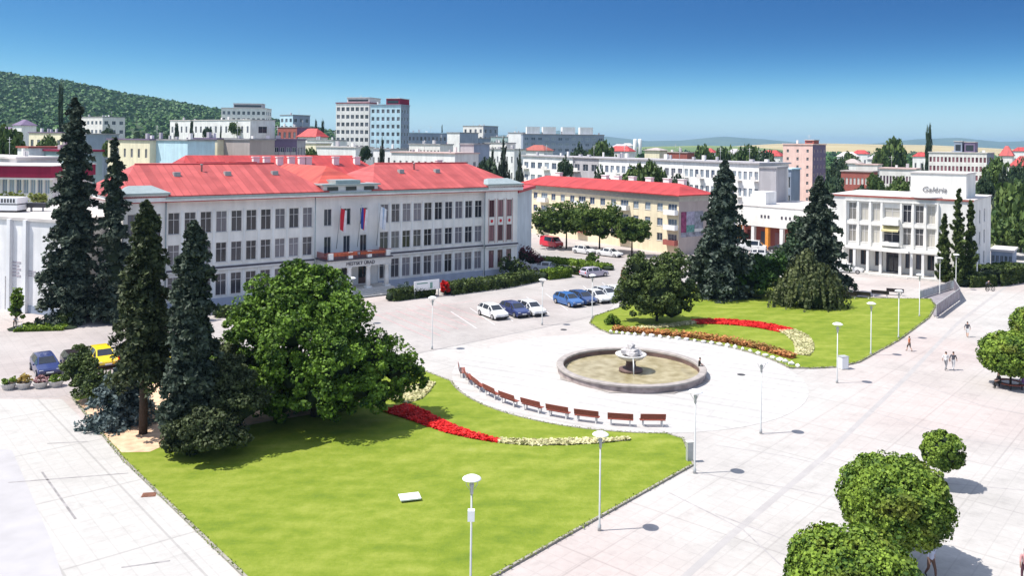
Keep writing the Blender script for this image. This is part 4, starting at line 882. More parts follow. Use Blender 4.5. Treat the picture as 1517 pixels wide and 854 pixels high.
B_('glazed_annex', 'low blue and white glazed annex at the left edge, above the dark red fascia', -60, 150, 25, 150, 232, 8, M_offw, 1, 8, .8, .25, zb=0, top_gap=.8, base_gap=15.6, pane=P_sky, roof_m=M_flatl)
B_('apartment_building', 'pale yellow apartment block with dark roof, left of the tallest spruce top', 43, 300, 92, 300, 197, 11, M_cream, 3, 5, .45, .5, roof_m=M_purple, roof_over=.3)
B_('apartment_building', 'grey blue windowless gable wall just right of the tallest spruce', 126, 270, 154, 268, 199, 12, M_bluegrey, 0, 0, ang=4)
B_('apartment_building', 'beige block half hidden in trees on the hillside at the left', 116, 520, 152, 540, 174, 14, M_offw, 3, 6, .5, .4, side='right')
B_('house', 'small white house with dark steep roof at the foot of the wooded hill', 19, 420, 32, 420, 186, 9, M_white, 2, 2, .3, .4, roof='hip', roof_m=M_purple, rh=3)
B_('house', 'white house with a dark roof at the left edge under the wooded hill', -12, 430, 12, 430, 195, 9, M_white, 1, 3, .3, .4, roof='hip', roof_m=M_purple, rh=2.4)
B_('apartment_building', 'cream apartment block with dark eaves, left of the pale blue gable', 160, 205, 222, 200, 207, 10, M_cream, 4, 6, .32, .45, roof_m=M_purple, roof_over=.3, zb=0)
B_('apartment_building', 'pale blue blank gable wall above the left half of the town hall roof', 222.5, 197, 278, 195, 208, 12, M_blue, 0, 0, roof_m=M_flat, zb=0, ang=-36)
B_('apartment_building', 'cream block between the pale blue gable and the tan gable', 279, 204, 322, 202, 206, 10, M_cream, 4, 4, .34, .45, roof_m=M_purple, roof_over=.3, zb=0)
B_('apartment_building', 'tan blank gable wall above the town hall roof', 322.5, 200, 370, 198, 207, 12, M_tan, 0, 0, zb=0, ang=-36)
B_('apartment_building', 'dark purple apartment block with rows of balconies right of the tan gable', 371, 205, 440, 215, 207, 12, M_purple, 5, 8, .7, .5, side='right', roof_m=M_purple, zb=0, balcony=1, side_m=M_grey, frame=M_white, ang=4)
B_('apartment_building', 'long white slab on the rise with a pale blue end wall', 252, 430, 371, 425, 179, 14, M_white, 3, 16, .35, .4, side='right', side_cols=1, roof_m=M_flatl)
B_('apartment_building', 'pale blue end block beside the long white slab under the lilac tower', 372, 424, 396, 424, 180, 14, M_blue, 3, 1, .2, .3, roof_m=M_flatl, ang=4)
B_('apartment_tower', 'lilac high rise with stepped roof behind the long white slab', 328, 520, 394, 520, 160, 16, M_lilac, 7, 9, .55, .5, roof_m=M_flatl, side='right', tops=((.25, .9, 2, 8, 2.6, M_grey),), ang=4)
B_('apartment_tower', 'slim pale tower right of the lilac high rise', 415, 470, 434, 474, 171, 12, M_blue, 7, 3, .5, .5, side='right', side_m=M_bluegrey)
B_('apartment_building', 'small brick red block at the foot of the slim pale tower', 411, 400, 440, 402, 189, 10, M_brick, 4, 4, .45, .5, side='right', side_m=M_purple)
B_('house', 'house with red roof between the slim tower and the twin towers', 441, 390, 468, 392, 203, 10, M_offw, 1, 3, .3, .4, roof='hip', roof_m=M_redtile, rh=4)
B_('apartment_building', 'low white block left of the twin towers', 455, 330, 494, 335, 208, 10, M_white, 2, 5, .3, .4)
B_('apartment_building', 'white three storey block in front of the left twin tower', 469, 250, 527, 255, 218, 10, M_white, 3, 6, .35, .4, roof_m=M_flatl, zb=0)
B_('apartment_tower', 'left of the twin high rises, lilac grid of balconies with maroon top', 498, 350, 547, 352, 153, 8, M_lilac, 11, 7, .66, .52, side_m=M_offw, roof_m=M_maroon, zb=0, ang=-18, tops=((.3, .97, 1, 10, 1.9, M_offw),))
B_('apartment_tower', 'right of the twin high rises, blue grey with dark side wall', 549, 338, 594, 340, 156, 8, M_blue, 11, 6, .55, .5, side='right', side_m=M_bluegrey, roof_m=M_bluegrey, zb=0, ang=-18, tops=((.48, .92, 1, 9, 2.3, M_maroon),))
B_('apartment_building', 'dark blue grey long block right of the twin high rises', 604, 420, 662, 430, 197, 12, M_bluegrey, 6, 10, .55, .5, roof_m=M_blue, zb=0, ang=4)
B_('apartment_building', 'white gable end right of the dark blue grey block', 662.5, 400, 681, 400, 197, 14, M_white, 0, 0, side='right', side_m=M_bluegrey, zb=0)
B_('apartment_tower', 'beige and blue stepped tower behind the white gable end', 686, 560, 716, 575, 187, 16, M_offw, 6, 4, .4, .5, side='right', side_m=M_bluegrey, zb=0)
B_('apartment_building', 'dark blue block at the foot of the beige stepped tower', 680, 440, 726, 460, 205, 14, M_bluegrey, 4, 7, .6, .5, zb=0, ang=4)
B_('apartment_building', 'green grey long block between the beige tower and the big slab', 727, 520, 752, 520, 203, 10, M_teal, 3, 6, .5, .5, zb=0)
B_('apartment_building', 'white long low block with pitched dark roof above the town hall ridge', 700, 300, 762, 310, 221, 10, M_white, 3, 9, .3, .4, zb=0)
B_('apartment_building', 'white flats with thin pink eaves right behind the town hall roof', 580, 235, 674, 250, 226, 10, M_white, 3, 10, .35, .45, roof_m=M_portal, zb=0, roof_over=.3, side='right', side_m=M_offw)
B_('apartment_building', 'grey blank gable wall behind the right end of the town hall roof', 682, 232, 702, 228, 214, 12, M_grey, 0, 0, zb=0, side_m=M_bluegrey)
B_('apartment_building', 'low white flats between the twin high rises and the pink eaved flats', 528, 262, 580, 266, 221, 10, M_white, 3, 7, .4, .4, zb=0, roof_m=M_flat)
B_('apartment_building', 'tall white gable end of the big blue slab', 753, 470, 774, 452, 197, 14, M_white, 0, 0, zb=0)
rt, W_, tl = B_('apartment_building', 'big blue grey apartment slab with four white boxes on its roof', 775, 452, 895, 560, 199, 14, M_bluegrey, 8, 12, .6, .5, zb=0, pane=P_sky, ang=4)
for f in (.14, .34, .58, .8):
    b = MB(); x = W_ * f; b.box(x - 4, x + 3, 2, 9, tl + .353, tl + 4.2); b.build('rooftop_box', M_white, rt)
B_('warehouse', 'low white building with brown roof in front of the big slab', 776, 370, 806, 372, 223, 12, M_white, 1, 4, .3, .3, roof='hip', roof_m=M_brick, rh=2.5, zb=0)
for p, lab in ((941, 'left of two slim white silos in the far town'), (948, 'right of two slim white silos in the far town')):
    q = AT(p, 207, 900); r = thing('silo', lab, 'silo', (q.x, 900, 0), 0, 'white silos in the far town'); b = MB(); b.lathe([(2.1, 0), (2.1, q.z), (1.2, q.z + .8)], 14); b.build('shell', M_white, r)
B_('house', 'cream two storey house above the long white flats', 955, 340, 977, 342, 223, 10, M_cream, 2, 3, .4, .4, zb=0, roof='hip', roof_m=M_tan, rh=1.2)
B_('warehouse', 'long reddish brown building right of the cream house', 978, 345, 1018, 352, 226, 12, M_brick, 2, 10, .4, .4, zb=0, roof_m=M_tan)
B_('apartment_building', 'pale block with blue balconies peeping over the low white flats by the twin high rises', 606, 300, 652, 304, 214, 8, M_offw, 4, 9, .5, .5, zb=0, balcony=2)
B_('apartment_building', 'pale lilac block between the beige stepped tower and the big slab', 718, 380, 750, 384, 212, 8, M_lilac, 5, 7, .5, .5, zb=0, balcony=2)
B_('apartment_building', 'small cream block in the trees left of the low white block', 448, 300, 468, 302, 213, 8, M_cream, 3, 4, .4, .45, zb=0)
B_('apartment_building', 'pale low block seen above the trees left of the salmon tower', 1100, 420, 1128, 424, 226, 8, M_offw, 3, 6, .5, .45, zb=0)
B_('apartment_building', 'pale block under the far fields, between the green tree and the striped blocks', 1268, 300, 1300, 304, 244, 8, M_offw, 3, 7, .45, .45, zb=0, roof_m=M_portal)
# long white flats
segs = [(775, 848, 229, 'white flats with blue balconies, leftmost part of the long terrace', 0), (849, 886, 232.5, 'dark recessed stair bay with white pillar in the long white flats', 1), (887, 945, 235, 'white flats right of the dark stair bay in the long terrace', 0),
        (946, 1012, 238.5, 'white flats with dark loggias in the middle of the long terrace', 2), (1013, 1068, 242, 'white flats with grey window bands behind the twin topped yew', 0), (1069, 1124, 245, 'last white flats of the long terrace behind the tall right lawn spruce', 0)]
def terr_Y(p): k = (p - CX) / F; t = (262 * k - 3.4) / (51 + 76 * k); return 262 - 76 * t
for i, (p0, p1, y, lab, kd) in enumerate(segs):
    st = .5 if kd == 1 else 0
    B_('apartment_building', lab, p0, terr_Y(p0) + st, p1 + .6, terr_Y(p1 + .6) + st, y, 10, M_white if kd != 1 else M_grey, 4, 7 if kd != 1 else 3, .62, .5, zb=0, ang=None, ztop=17.0 + .02 * (i % 2), roof_m=M_grey, roof_over=.45, group='flats of the long white terrace', balcony=3, pane=P_sky if kd == 0 else P_dark, side_m=M_offw)
B_('apartment_building', 'mauve grey gable wall closing the long white terrace', 1125, 184, 1150, 183, 249, 12, M_grey, 0, 0, zb=0, roof_m=M_flat)
B_('shop_building', 'dark blue framed low block between the mauve gable and the pink tower', 1150.5, 205, 1172, 206, 251, 10, M_bluegrey, 3, 3, .7, .6, zb=0, roof_m=M_blue)
B_('apartment_tower', 'salmon pink apartment tower with a darker side', 1160, 300, 1204, 294, 214, 16, M_pink, 7, 3, .22, .4, side='right', side_cols=4, side_m=M_purple, zb=0, roof_m=M_pink, tops=((.68, .98, 2, 6, 1.2, M_brick),))
B_('apartment_building', 'red brick and white striped block behind the dark trees, right of the salmon tower', 1246, 250, 1292, 244, 254, 10, M_brick, 3, 8, .6, .5, zb=0, frame=M_white, pane=pane_mat('panes_white', (.5, .45, .45), (.7, .66, .64), .2), roof_m=M_tan)
B_('apartment_building', 'purple and white striped block left of the lettered roof box', 1303, 232, 1356, 226, 250, 12, M_offw, 3, 11, .6, .5, zb=0, pane=P_red, frame=M_purple, roof_m=M_portal)
B_('apartment_building', 'large block with red slanted stripes and a dark blue side wall at the right', 1376, 330, 1462, 310, 226, 22, M_offw, 5, 15, .6, .55, side='right', side_cols=3, zb=0, pane=P_red, frame=M_maroon, side_m=M_bluegrey, roof_m=M_flatl, tops=((.42, .56, 3, 8, 4.0, M_bluegrey), (.6, .78, 3, 8, 3.8, M_purple)))
B_('house', 'low house with red roof at the right edge behind the big striped block', 1481, 420, 1500, 420, 231, 14, M_offw, 1, 4, .4, .4, zb=0, roof='hip', roof_m=M_redtile, rh=5)
B_('house', 'pink walled house with red roof at the right edge of the picture', 1496, 330, 1540, 326, 246, 14, M_pink, 2, 5, .4, .4, zb=0, roof='hip', roof_m=M_redtile, rh=4)
B_('house', 'white house with flat brown roof below the far fields', 1248, 360, 1272, 356, 242, 12, M_white, 1, 4, .3, .4, zb=0, roof='hip', roof_m=M_tan, rh=2)
B_('shop_building', 'dark glazed pavilion between the white gallery and the right edge', 1468, 152, 1500, 146, 372, 10, M_bluegrey, 1, 5, .75, .7, zb=0, base_gap=.4, top_gap=.5, pane=P_dark, frame=M_zinc, roof_m=M_flatl)
# white shopping arcade right of the tall right lawn spruce
def arcade():
    A = AT(1092, 322, 176); Bp = AT(1205, 322, 163); rz, L = frame_of(Vector((A.x, A.y, 0)), Vector((Bp.x, Bp.y, 0)))
    root = thing('shopping_arcade', 'white flat shopping arcade with orange pillar and dark shopfronts behind the parked cars', 'building', (A.x, A.y, 0), rz)
    H_ = 8.6; b = MB(); b.box(0, L, 0, 22, 4.6, H_); b.build('wall', M_gall, root); b = MB(); b.box(0, L, 2.4, 21, 0, 4.597); b.build('shop_wall', M_brick, root)
    b = MB(); b.box(-.1, L + .1, -.1, 22.1, H_, H_ + .2); b.build('roof', M_flatl, root)
    for i, m in enumerate((M_orange, M_white, M_orange, M_white, M_orange, M_white)):
        b = MB(); x = .4 + i * (L - .8) / 5; b.box(x - .35, x + .35, .1, .9, 0, 4.597); b.build('pillar', m, root)
    for i in range(5):
        b = MB(); x0 = 1.0 + i * (L - 1) / 5; b.box(x0, x0 + 2.0, 2.3, 2.397, .3, 3.4); b.build('shop_window', P_dark if i % 2 else P_red, root)
    for i, x in enumerate((5.8, 6.6, 7.4, 10.4, 11.3, 12.2)):
        b = MB(); b.box(x - .2, x + .2, -.06, -.003, 6.4, 7.0); b.build('sign_letter', M_dtrim, root)
    b = MB(); b.box(1.5, 4.8, 3, 7, H_ + .203, H_ + 2.9); b.build('roof_box', M_white, root)
arcade()

# ================================================================== HILLS, FIELDS, FAR WOODS
def ridge(name, prof, Y0, Y1, Y2, m, noise=0.0, seed=1, kind='structure'):
    """terrain rising from Y0 to a crest at Y1 and down again to Y2; prof gives the skyline (pixel, pixel)"""
    r = np.random.RandomState(seed); xsn = np.array([p[0] for p in prof]); ysn = np.array([p[1] for p in prof]); pxs = np.arange(xsn[0], xsn[-1] + 1, 8.0); V = []; nj = 14
    ph = r.uniform(0, 6, 6)
    for j in range(nj + 1):
        t = j / nj; Y = Y0 + (Y1 - Y0) * t / .7 if t < .7 else Y1 + (Y2 - Y1) * (t - .7) / .3
        k = smooth(t / .7) if t < .7 else smooth((1 - t) / .3)
        for p in pxs:
            c = AT(p, float(np.interp(p, xsn, ysn)), Y1); nz = noise * math.sin(p * .05 + ph[0] + t * 5) * math.sin(p * .021 + ph[1] - t * 3) * (1 - k)
            x = c.x * (Y / Y1); V.append((x, Y, max(-3, c.z * k + nz)))
    n = len(pxs); Fq = [(j*n+i, j*n+i+1, (j+1)*n+i+1, (j+1)*n+i) for j in range(nj) for i in range(n-1)]
    return tag(link(name, npmesh(name, V, Fq, m, smoothf=True)), kind=kind)
M_hill = mat('far_hill', (0.05, 0.09, 0.05), .95, .3, .004, col2=(.10, .14, .07)); M_hillg = mat('forest_floor', (0.03, 0.05, 0.015), .95, .3, .02)
M_field = mat('ripe_field', (.36, .28, .12), .95, .2, .003, col2=(.50, .40, .20)); M_fieldg = mat('green_field', (.10, .16, .05), .95, .2, .004, col2=(.20, .24, .08))
ridge('far_hills', [(560, 214), (640, 206), (760, 199), (830, 193), (880, 200), (960, 209), (1010, 208), (1070, 202), (1130, 206), (1200, 213), (1290, 213), (1360, 206), (1420, 204), (1480, 210), (1560, 208), (1700, 205), (1900, 212)], 8200, 10500, 13500, M_hill, 30)
ridge('fields', [(960, 223), (1030, 218), (1080, 217), (1150, 213), (1230, 212.5), (1300, 214), (1380, 215), (1500, 221), (1600, 224)], 2300, 4600, 6000, M_field, 5)
ridge('fields', [(820, 222), (900, 219), (980, 217), (1040, 215.5), (1100, 217), (1160, 222), (1240, 226)], 1500, 2300, 3200, M_fieldg, 3)
HP = [(-700, 120), (-400, 90), (-150, 98), (0, 116), (40, 121), (72, 125), (95, 127), (180, 146), (230, 153), (300, 165), (340, 170), (420, 186), (480, 198), (560, 208)]
ridge('wooded_hill', HP, 560, 1500, 2300, M_hillg, 8)
def forest(name, n, fn, leaf, seed, rad, per=26):
    """tree crowns, each a clump of leaf sheaves round its own centre"""
    r = np.random.RandomState(seed); P = []; S = []; Nn = []; L = []
    for i in range(n):
        q = fn(r)
        if q is None: continue
        s = rad * r.uniform(.55, 1.4); hgt = s * r.uniform(.9, 1.5); d = sphere_pts(per, r); d[:, 2] = np.abs(d[:, 2]) * 1.1 - .25
        P.append(np.array(q) + d * np.array([s, s, hgt]) * r.uniform(.75, 1, (per, 1))); Nn.append(d); L.append(np.full(per, s * .5))
    V, Fc = quads(np.concatenate(P), np.concatenate(L), np.concatenate(Nn), .6, 1.1, seed); o = link(name, npmesh(name, V, Fc, leaf)); return tag(o, kind='stuff')
hx = [p[0] for p in HP]; hy = [p[1] for p in HP]
def on_hill(r):
    p = r.uniform(-160, 540); t = r.uniform(0, 1) ** .8 * .72; Y = 560 + 940 * t / .7 if t < .7 else 1500 + (t - .7) / .3 * 800; k = smooth(t / .7) if t < .7 else smooth((1 - t) / .3)
    c = AT(p, float(np.interp(p, hx, hy)), 1500)
    if c.z * k < 9 and r.rand() < .5: return None
    return (c.x * Y / 1500, Y, c.z * k + 1.0)
L_wood = leaf_mat('wood_canopy', (.022, .065, .016), (.085, .18, .036), .05)
tag(forest('woodland', 9500, on_hill, L_wood, 5, 5.5), 'dense green woodland covering the long hill at the left', 'woodland')
def flatland(p0, p1, Y0, Y1, z0=3.0):
    def f(r):
        p = r.uniform(p0, p1); Y = Y0 * (Y1 / Y0) ** r.uniform(0, 1); x = ray(p, 215)[0] * Y; return (x, Y, terrain(x, Y) + z0)
    return f
tag(forest('distant_wood', 1400, flatland(540, 1600, 620, 2400), L_wood, 8, 6.5), 'broken green band of distant trees on the plain behind the town', 'woodland')
tag(forest('town_greenery', 420, flatland(-60, 1560, 300, 620, 2.0), leaf_mat('town_canopy', (.015, .04, .012), (.09, .14, .035), .05), 9, 4.2), 'scattered garden trees filling the gaps between the far blocks', 'trees')
# far houses
spots = [(470, 216, 520, 'r'), (610, 214, 620, 'g'), (640, 218, 500, 'r'), (905, 219, 640, 'g'), (920, 216, 980, 'w'), (900, 224, 470, 'r'), (1030, 226, 560, 'r'), (1075, 228, 480, 'g'), (1098, 224, 700, 'w'), (1120, 231, 420, 'r'), (1240, 232, 520, 'w'), (1262, 228, 640, 'r'), (1352, 232, 560, 'r'), (1285, 236, 430, 'g'), (1500, 224, 620, 'r')]
names = ['beside the twin high rises on their left', 'behind the dark blue grey block', 'under the white gable end', 'just right of the big slab', 'left of the two silos', 'in the trees right of the big slab', 'above the long brown building', 'above the middle of the long terrace', 'left of the salmon tower and highest there', 'nearest left of the salmon tower', 'right of the salmon tower in the trees', 'under the ripe field right of the salmon tower', 'left of the poplar by the big striped block', 'above the red brick striped block', 'behind the red roofs at the right edge']
for (p, y, Y, k), nm in zip(spots, names):
    B_('house', {'r': 'small far house with red roof ', 'g': 'small far house with grey roof ', 'w': 'small far white house with pale roof '}[k] + nm, p, Y, p + 15000 / Y, Y + 3, y, 9, M_white, 1, 3, .3, .4, zb=0, roof='hip', roof_m={'r': M_redtile, 'g': M_grey, 'w': M_flatl}[k], rh=3, group='far small houses')

# ================================================================== BACKGROUND TREES (pixel column, top row, base row or None, half width px, distance)
_proto = {}
def bg_mesh(kind, v):
    k = (kind, v)
    if k in _proto: return _proto[k]
    r = np.random.RandomState(v * 7 + len(kind))
    if kind == 'round': lob = [(r.uniform(-.4, .4), r.uniform(-.4, .4), .55 + r.uniform(-.12, .2), .55, .55, .34) for _ in range(5)]; m = L_bg; sz = .11; n = 2600
    elif kind == 'dark': lob = [(r.uniform(-.4, .4), r.uniform(-.4, .4), .5 + r.uniform(-.15, .2), .55, .55, .36) for _ in range(5)]; m = L_bgd; sz = .11; n = 2600
    elif kind == 'poplar': lob = [(0, 0, .25 + .17 * i, .8 - .1 * i, .8 - .1 * i, .16) for i in range(5)]; m = L_bgd; sz = .09; n = 2400
    else: lob = [(0, 0, .15 + .16 * i, .95 - .18 * i, .95 - .18 * i, .12) for i in range(5)] + [(0, 0, .93, .1, .1, .08)]; m = L_spruce; sz = .09; n = 2800
    _proto[k] = (lobes_crown(lob, n, sz, m, v, .5), core_mesh(lob, .7, v), trunk_mesh(.5, .04, .03).mesh('trunk', M_bark)); return _proto[k]
def bg_tree(kind, px, top, hw, Y, label, zb=None, group=None):
    q = AT(px, top, Y); zb = terrain(q.x, q.y) if zb is None else zb; h = q.z - zb; w = hw * Y / F * 1.25
    root = thing({'fir': 'conifer_tree', 'poplar': 'poplar_tree'}.get(kind, 'leafy_tree'), label, 'tree', (q.x, q.y, zb), 0, group)
    c, i_, t = bg_mesh(kind, int(px) % 4); root.rotation_euler = (0, 0, px * 1.7)
    hc = min(h, w * 2.5) if kind in ('round', 'dark') else h
    for nm, me in (('crown', c), ('inner_boughs', i_), ('trunk', t)):
        o = link(nm, me, root); tr_ = nm == 'trunk' and kind in ('round', 'dark')
        o.scale = (w * .8, w * .8, (h - hc * .5) * 2) if tr_ else (w, w, hc)
        if not tr_: o.location = (0, 0, h - hc)
    return root
BT = [('round', 8, 198, 26, 175, 'bright green tree at the left edge above the glazed annex'), ('poplar', 90, 140, 6, 290, 'thin dark poplar rising just left of the tallest spruce tip'), ('round', 68, 206, 14, 230, 'yellow green tree before the pale yellow apartment block'),
      ('round', 162, 208, 10, 215, 'green tree left of the cream block with dark eaves'), ('dark', 160, 190, 9, 300, 'dark tree on the slope right of the grey blue gable'),
      ('poplar', 262, 188, 5, 400, 'first dark tree before the long white slab, counted from the left'), ('poplar', 284, 186, 5, 398, 'second tree before the long white slab'), ('dark', 307, 187, 6, 397, 'third and widest tree before the long white slab'),
      ('fir', 327, 188, 4, 396, 'thin pointed tree before the long white slab, between two wider ones'), ('round', 347, 182, 7, 395, 'rightmost tree before the long white slab'),
      ('round', 456, 226, 16, 240, 'light green tree left of the white three storey block behind the town hall'), ('poplar', 468, 188, 4, 420, 'left one of two poplars before the twin high rises'), ('poplar', 478, 187, 4, 425, 'right one of two poplars beside the twin high rises'),
      ('fir', 566, 208, 11, 225, 'dark conifer under the right twin high rise'), ('dark', 541, 218, 8, 235, 'small dark tree between the twin high rises at their foot'), ('fir', 655, 188, 5, 500, 'far conifer topping the dark blue grey block'),
      ('fir', 730, 222, 13, 215, 'left conifer of the dark clump right of the town hall roof'), ('fir', 746, 208, 15, 212, 'tallest conifer of the dark clump right of the town hall roof'), ('fir', 770, 226, 13, 210, 'right conifer of the dark clump behind the yellow block roof'), ('dark', 722, 240, 20, 208, 'broad dark tree at the foot of the conifer clump'),
      ('dark', 836, 236, 10, 222, 'dark tree before the blue balconies of the long terrace'), ('dark', 900, 256, 18, 205, 'spreading dark tree between the yellow block roof and the long terrace'), ('round', 938, 250, 18, 198, 'green tree above the yellow block roof, left of a pair'),
      ('round', 968, 246, 20, 196, 'largest green tree above the yellow block roof'), ('dark', 1003, 256, 18, 192, 'dark tree above the right end of the yellow block roof'),
      ('round', 897, 214, 14, 380, 'round green tree right of the big slab'), ('round', 880, 222, 12, 320, 'smaller green tree at the foot of the big slab'), ('dark', 860, 218, 12, 350, 'dark tree before the right half of the big slab'),
      ('round', 1045, 222, 16, 420, 'olive tree right of the long brown building'), ('round', 1075, 220, 14, 400, 'olive tree above the long terrace, second from the brown building'), ('round', 1105, 222, 16, 380, 'olive tree above the last white flats'), ('dark', 1138, 226, 14, 340, 'dark tree left of the salmon tower'),
      ('dark', 1245, 238, 12, 330, 'tree beside the dark side of the salmon tower'), ('dark', 1225, 268, 22, 215, 'dark tree under the salmon tower, left of the white gallery'), ('round', 1260, 232, 16, 420, 'green tree in the gap right of the salmon tower'),
      ('round', 1318, 214, 22, 380, 'big green tree left of the poplar on the right'), ('poplar', 1376, 198, 8, 350, 'tall dark poplar beside the big striped block'), ('round', 1298, 262, 12, 225, 'small olive tree between the two striped blocks'),
      ('round', 1330, 268, 16, 205, 'yellow green tree behind the white gallery roof'), ('dark', 1275, 272, 14, 210, 'dark tree behind the left end of the white gallery roof'),
      ('dark', 1500, 244, 18, 260, 'dark tree under the red roofs at the right edge'), ('round', 1474, 240, 16, 215, 'upright olive tree right of the lettered roof box'), ('fir', 1486, 250, 20, 190, 'bushy dark conifer right of the white gallery'),
      ('round', 1513, 282, 34, 172, 'large yellow green tree at the right edge beside the white gallery'), ('dark', 1452, 262, 14, 200, 'dark tree directly behind the right corner of the white gallery'), ('round', 1500, 330, 30, 162, 'low spreading tree over the dark glazed pavilion')]
for k, p, t, hw, Y, lab in BT: bg_tree(k, p, t, hw, Y, lab)

# ================================================================== NEAR TREES
def base_h(px, pb, pt): b = G(px, pb); return b, (AT(px, pt, b.y).z)
b, h = base_h(107, 476, 146); spruce('spruce', 'tallest and darkest spruce, before the right end of the left hall', b, h, 3.4, L_spruce, 11, 34000, leaf=.28, shape=.55, droop=.3)
b, h = base_h(168, 478, 205); spruce('spruce', 'slim dark spruce standing right behind the tallest one', b, h, 2.2, L_spruce, 12, 18000, leaf=.26, shape=.5, droop=.3)
b, h = base_h(212, 645, 298); spruce('spruce', 'ragged olive spruce with bare lower trunk on the soil strip', b, h, 2.1, L_olive, 13, 34000, low=.27, leaf=.18, shape=.45, droop=.45)
b, h = base_h(284, 668, 328); spruce('spruce', 'dark spruce with drooping boughs, right of the ragged olive one', b, h, 2.0, L_spruce, 14, 34000, low=.22, leaf=.18, shape=.45, droop=.5)
b, h = base_h(178, 628, 545); spruce('blue_spruce', 'low blue grey spruce at the edge of the bare soil', b, h, 2.6, L_bluesp, 15, 14000, leaf=.15, shape=.5, droop=.25)
def shrub(px, pb, lob, n, leaf, m, seed, label, name='shrub', cat='shrub', group=None, core=.6, clump=.3):
    return broad(name, label, G(px, pb), lob, n, leaf, m, seed, cat, group, trunk=False, core=core, clump=clump)
shrub(133, 600, [(-1.3, 1.0, 1.9, 1.4, 1.2, 1.5), (0, 0, 1.4, 1.5, 1.2, 1.5), (-1.9, 2.2, 2.9, 1.2, 1.1, 1.1), (.9, .2, 1.0, 1.2, 1.0, 1.0)], 12000, .13, L_yew, 21, 'leaning dark juniper shrub in front of the black parked car')
shrub(300, 680, [(0, 0, 1.9, 2.2, 2.0, 1.9), (-.8, 1.4, 2.6, 1.6, 1.5, 1.7), (1.5, 2.0, 2.8, 2.0, 1.9, 2.1), (-1.7, .3, 1.0, 1.2, 1.1, 1.1), (1.4, .2, 1.4, 1.6, 1.4, 1.4), (.8, 3.0, 4.2, 1.6, 1.6, 1.6)], 36000, .13, L_olive, 22, 'tall dark yew clump at the foot of the drooping spruce')
shrub(345, 640, [(0, 0, 2.2, 2.2, 2.0, 2.2), (.6, 2.0, 4.0, 2.1, 2.0, 2.2), (-1.0, 2.4, 3.6, 2.0, 1.8, 2.2)], 18000, .15, L_olive, 23, 'dark bushy yew between the drooping spruce and the big green tree')
# the big leafy tree: lobes given at the depth of its trunk
def lobe_px(base, lst):
    out = []
    for px, py, dy, r in lst: p = AT(px, py, base.y + dy); out.append((p.x - base.x, dy, p.z, r * (base.y + dy) / F, r * (base.y + dy) / F * .95, r * (base.y + dy) / F * .88))
    return out
base = G(468, 618)
broad('leafy_tree', 'biggest bright green leafy tree with many stems at the near left lawn', base,
      lobe_px(base, [(440, 430, 0, 42), (400, 450, 1, 42), (480, 455, 0, 50), (385, 500, -1, 46), (430, 495, -2, 55), (505, 480, -1, 46), (548, 525, -1, 46), (500, 540, -3, 58), (585, 548, 0, 36), (440, 560, -3, 52), (385, 560, -2, 44), (530, 575, -3, 42), (360, 480, 1, 26), (475, 410, .5, 26), (600, 562, 1, 28), (330, 540, 1, 30), (470, 590, -4, 40), (420, 596, -2, 38), (560, 588, -1, 30), (375, 592, -1, 34), (530, 560, 0, 44), (470, 575, 3, 60), (438, 402, .5, 20), (350, 575, 0, 30), (505, 600, -3, 26)]),
      100000, .17, L_broad, 31, th=6.5, tr=.35, core=.52, clump=.30)
b = G(973, 477)
broad('yew_tree', 'wide dark green yew with two tops on the right lawn', b, lobe_px(b, [(950, 395, 0, 24), (993, 400, 0, 24), (940, 425, -1, 26), (975, 430, -2, 34), (1008, 432, 0, 26), (955, 452, -1, 28), (995, 455, -1, 28), (925, 440, 0, 16), (968, 415, 1, 28)]), 30000, .19, L_yew, 32, th=2, core=.68)
b, h = base_h(1072, 441, 238); spruce('spruce', 'tall broad grey green spruce behind the yew on the right lawn', b, h, 4.5, L_spruceg, 16, 26000, leaf=.30, shape=.6, droop=.4, low=.02)
shrub(1040, 440, [(0, 0, 3.2, 2.2, 2, 3.0), (.8, 0, 5.4, 1.9, 1.8, 2.4)], 3600, .36, L_spruce, 24, 'dark conifer shrub squeezed between the yew and the tall grey spruce')
b, h = base_h(1213, 436, 262); spruce('spruce', 'dark conical spruce standing behind the weeping tree on the right', b, h, 4.5, L_spruce, 17, 24000, leaf=.32, shape=.6, droop=.4)
shrub(1120, 440, [(-1.5, 0, 2.6, 3.0, 2.6, 2.7), (2.0, 1, 2.7, 3.0, 2.8, 2.8), (0, 2, 3.6, 3.0, 2.8, 2.2)], 9000, .34, leaf_mat('leaves_deep', (.014, .04, .010), (.06, .13, .02), .15), 25, 'rounded deep green bush between the two tall spruces on the right lawn')
shrub(1165, 415, [(0, 0, 2.4, 3, 2.5, 2.4), (2.2, 0, 4.4, 2.8, 2.6, 2.6), (3.2, 1, 7.6, 2.6, 2.4, 2.4)], 6000, .36, L_bgd, 26, 'dark green tree half hidden left of the conical spruce', cat='tree', name='leafy_tree')
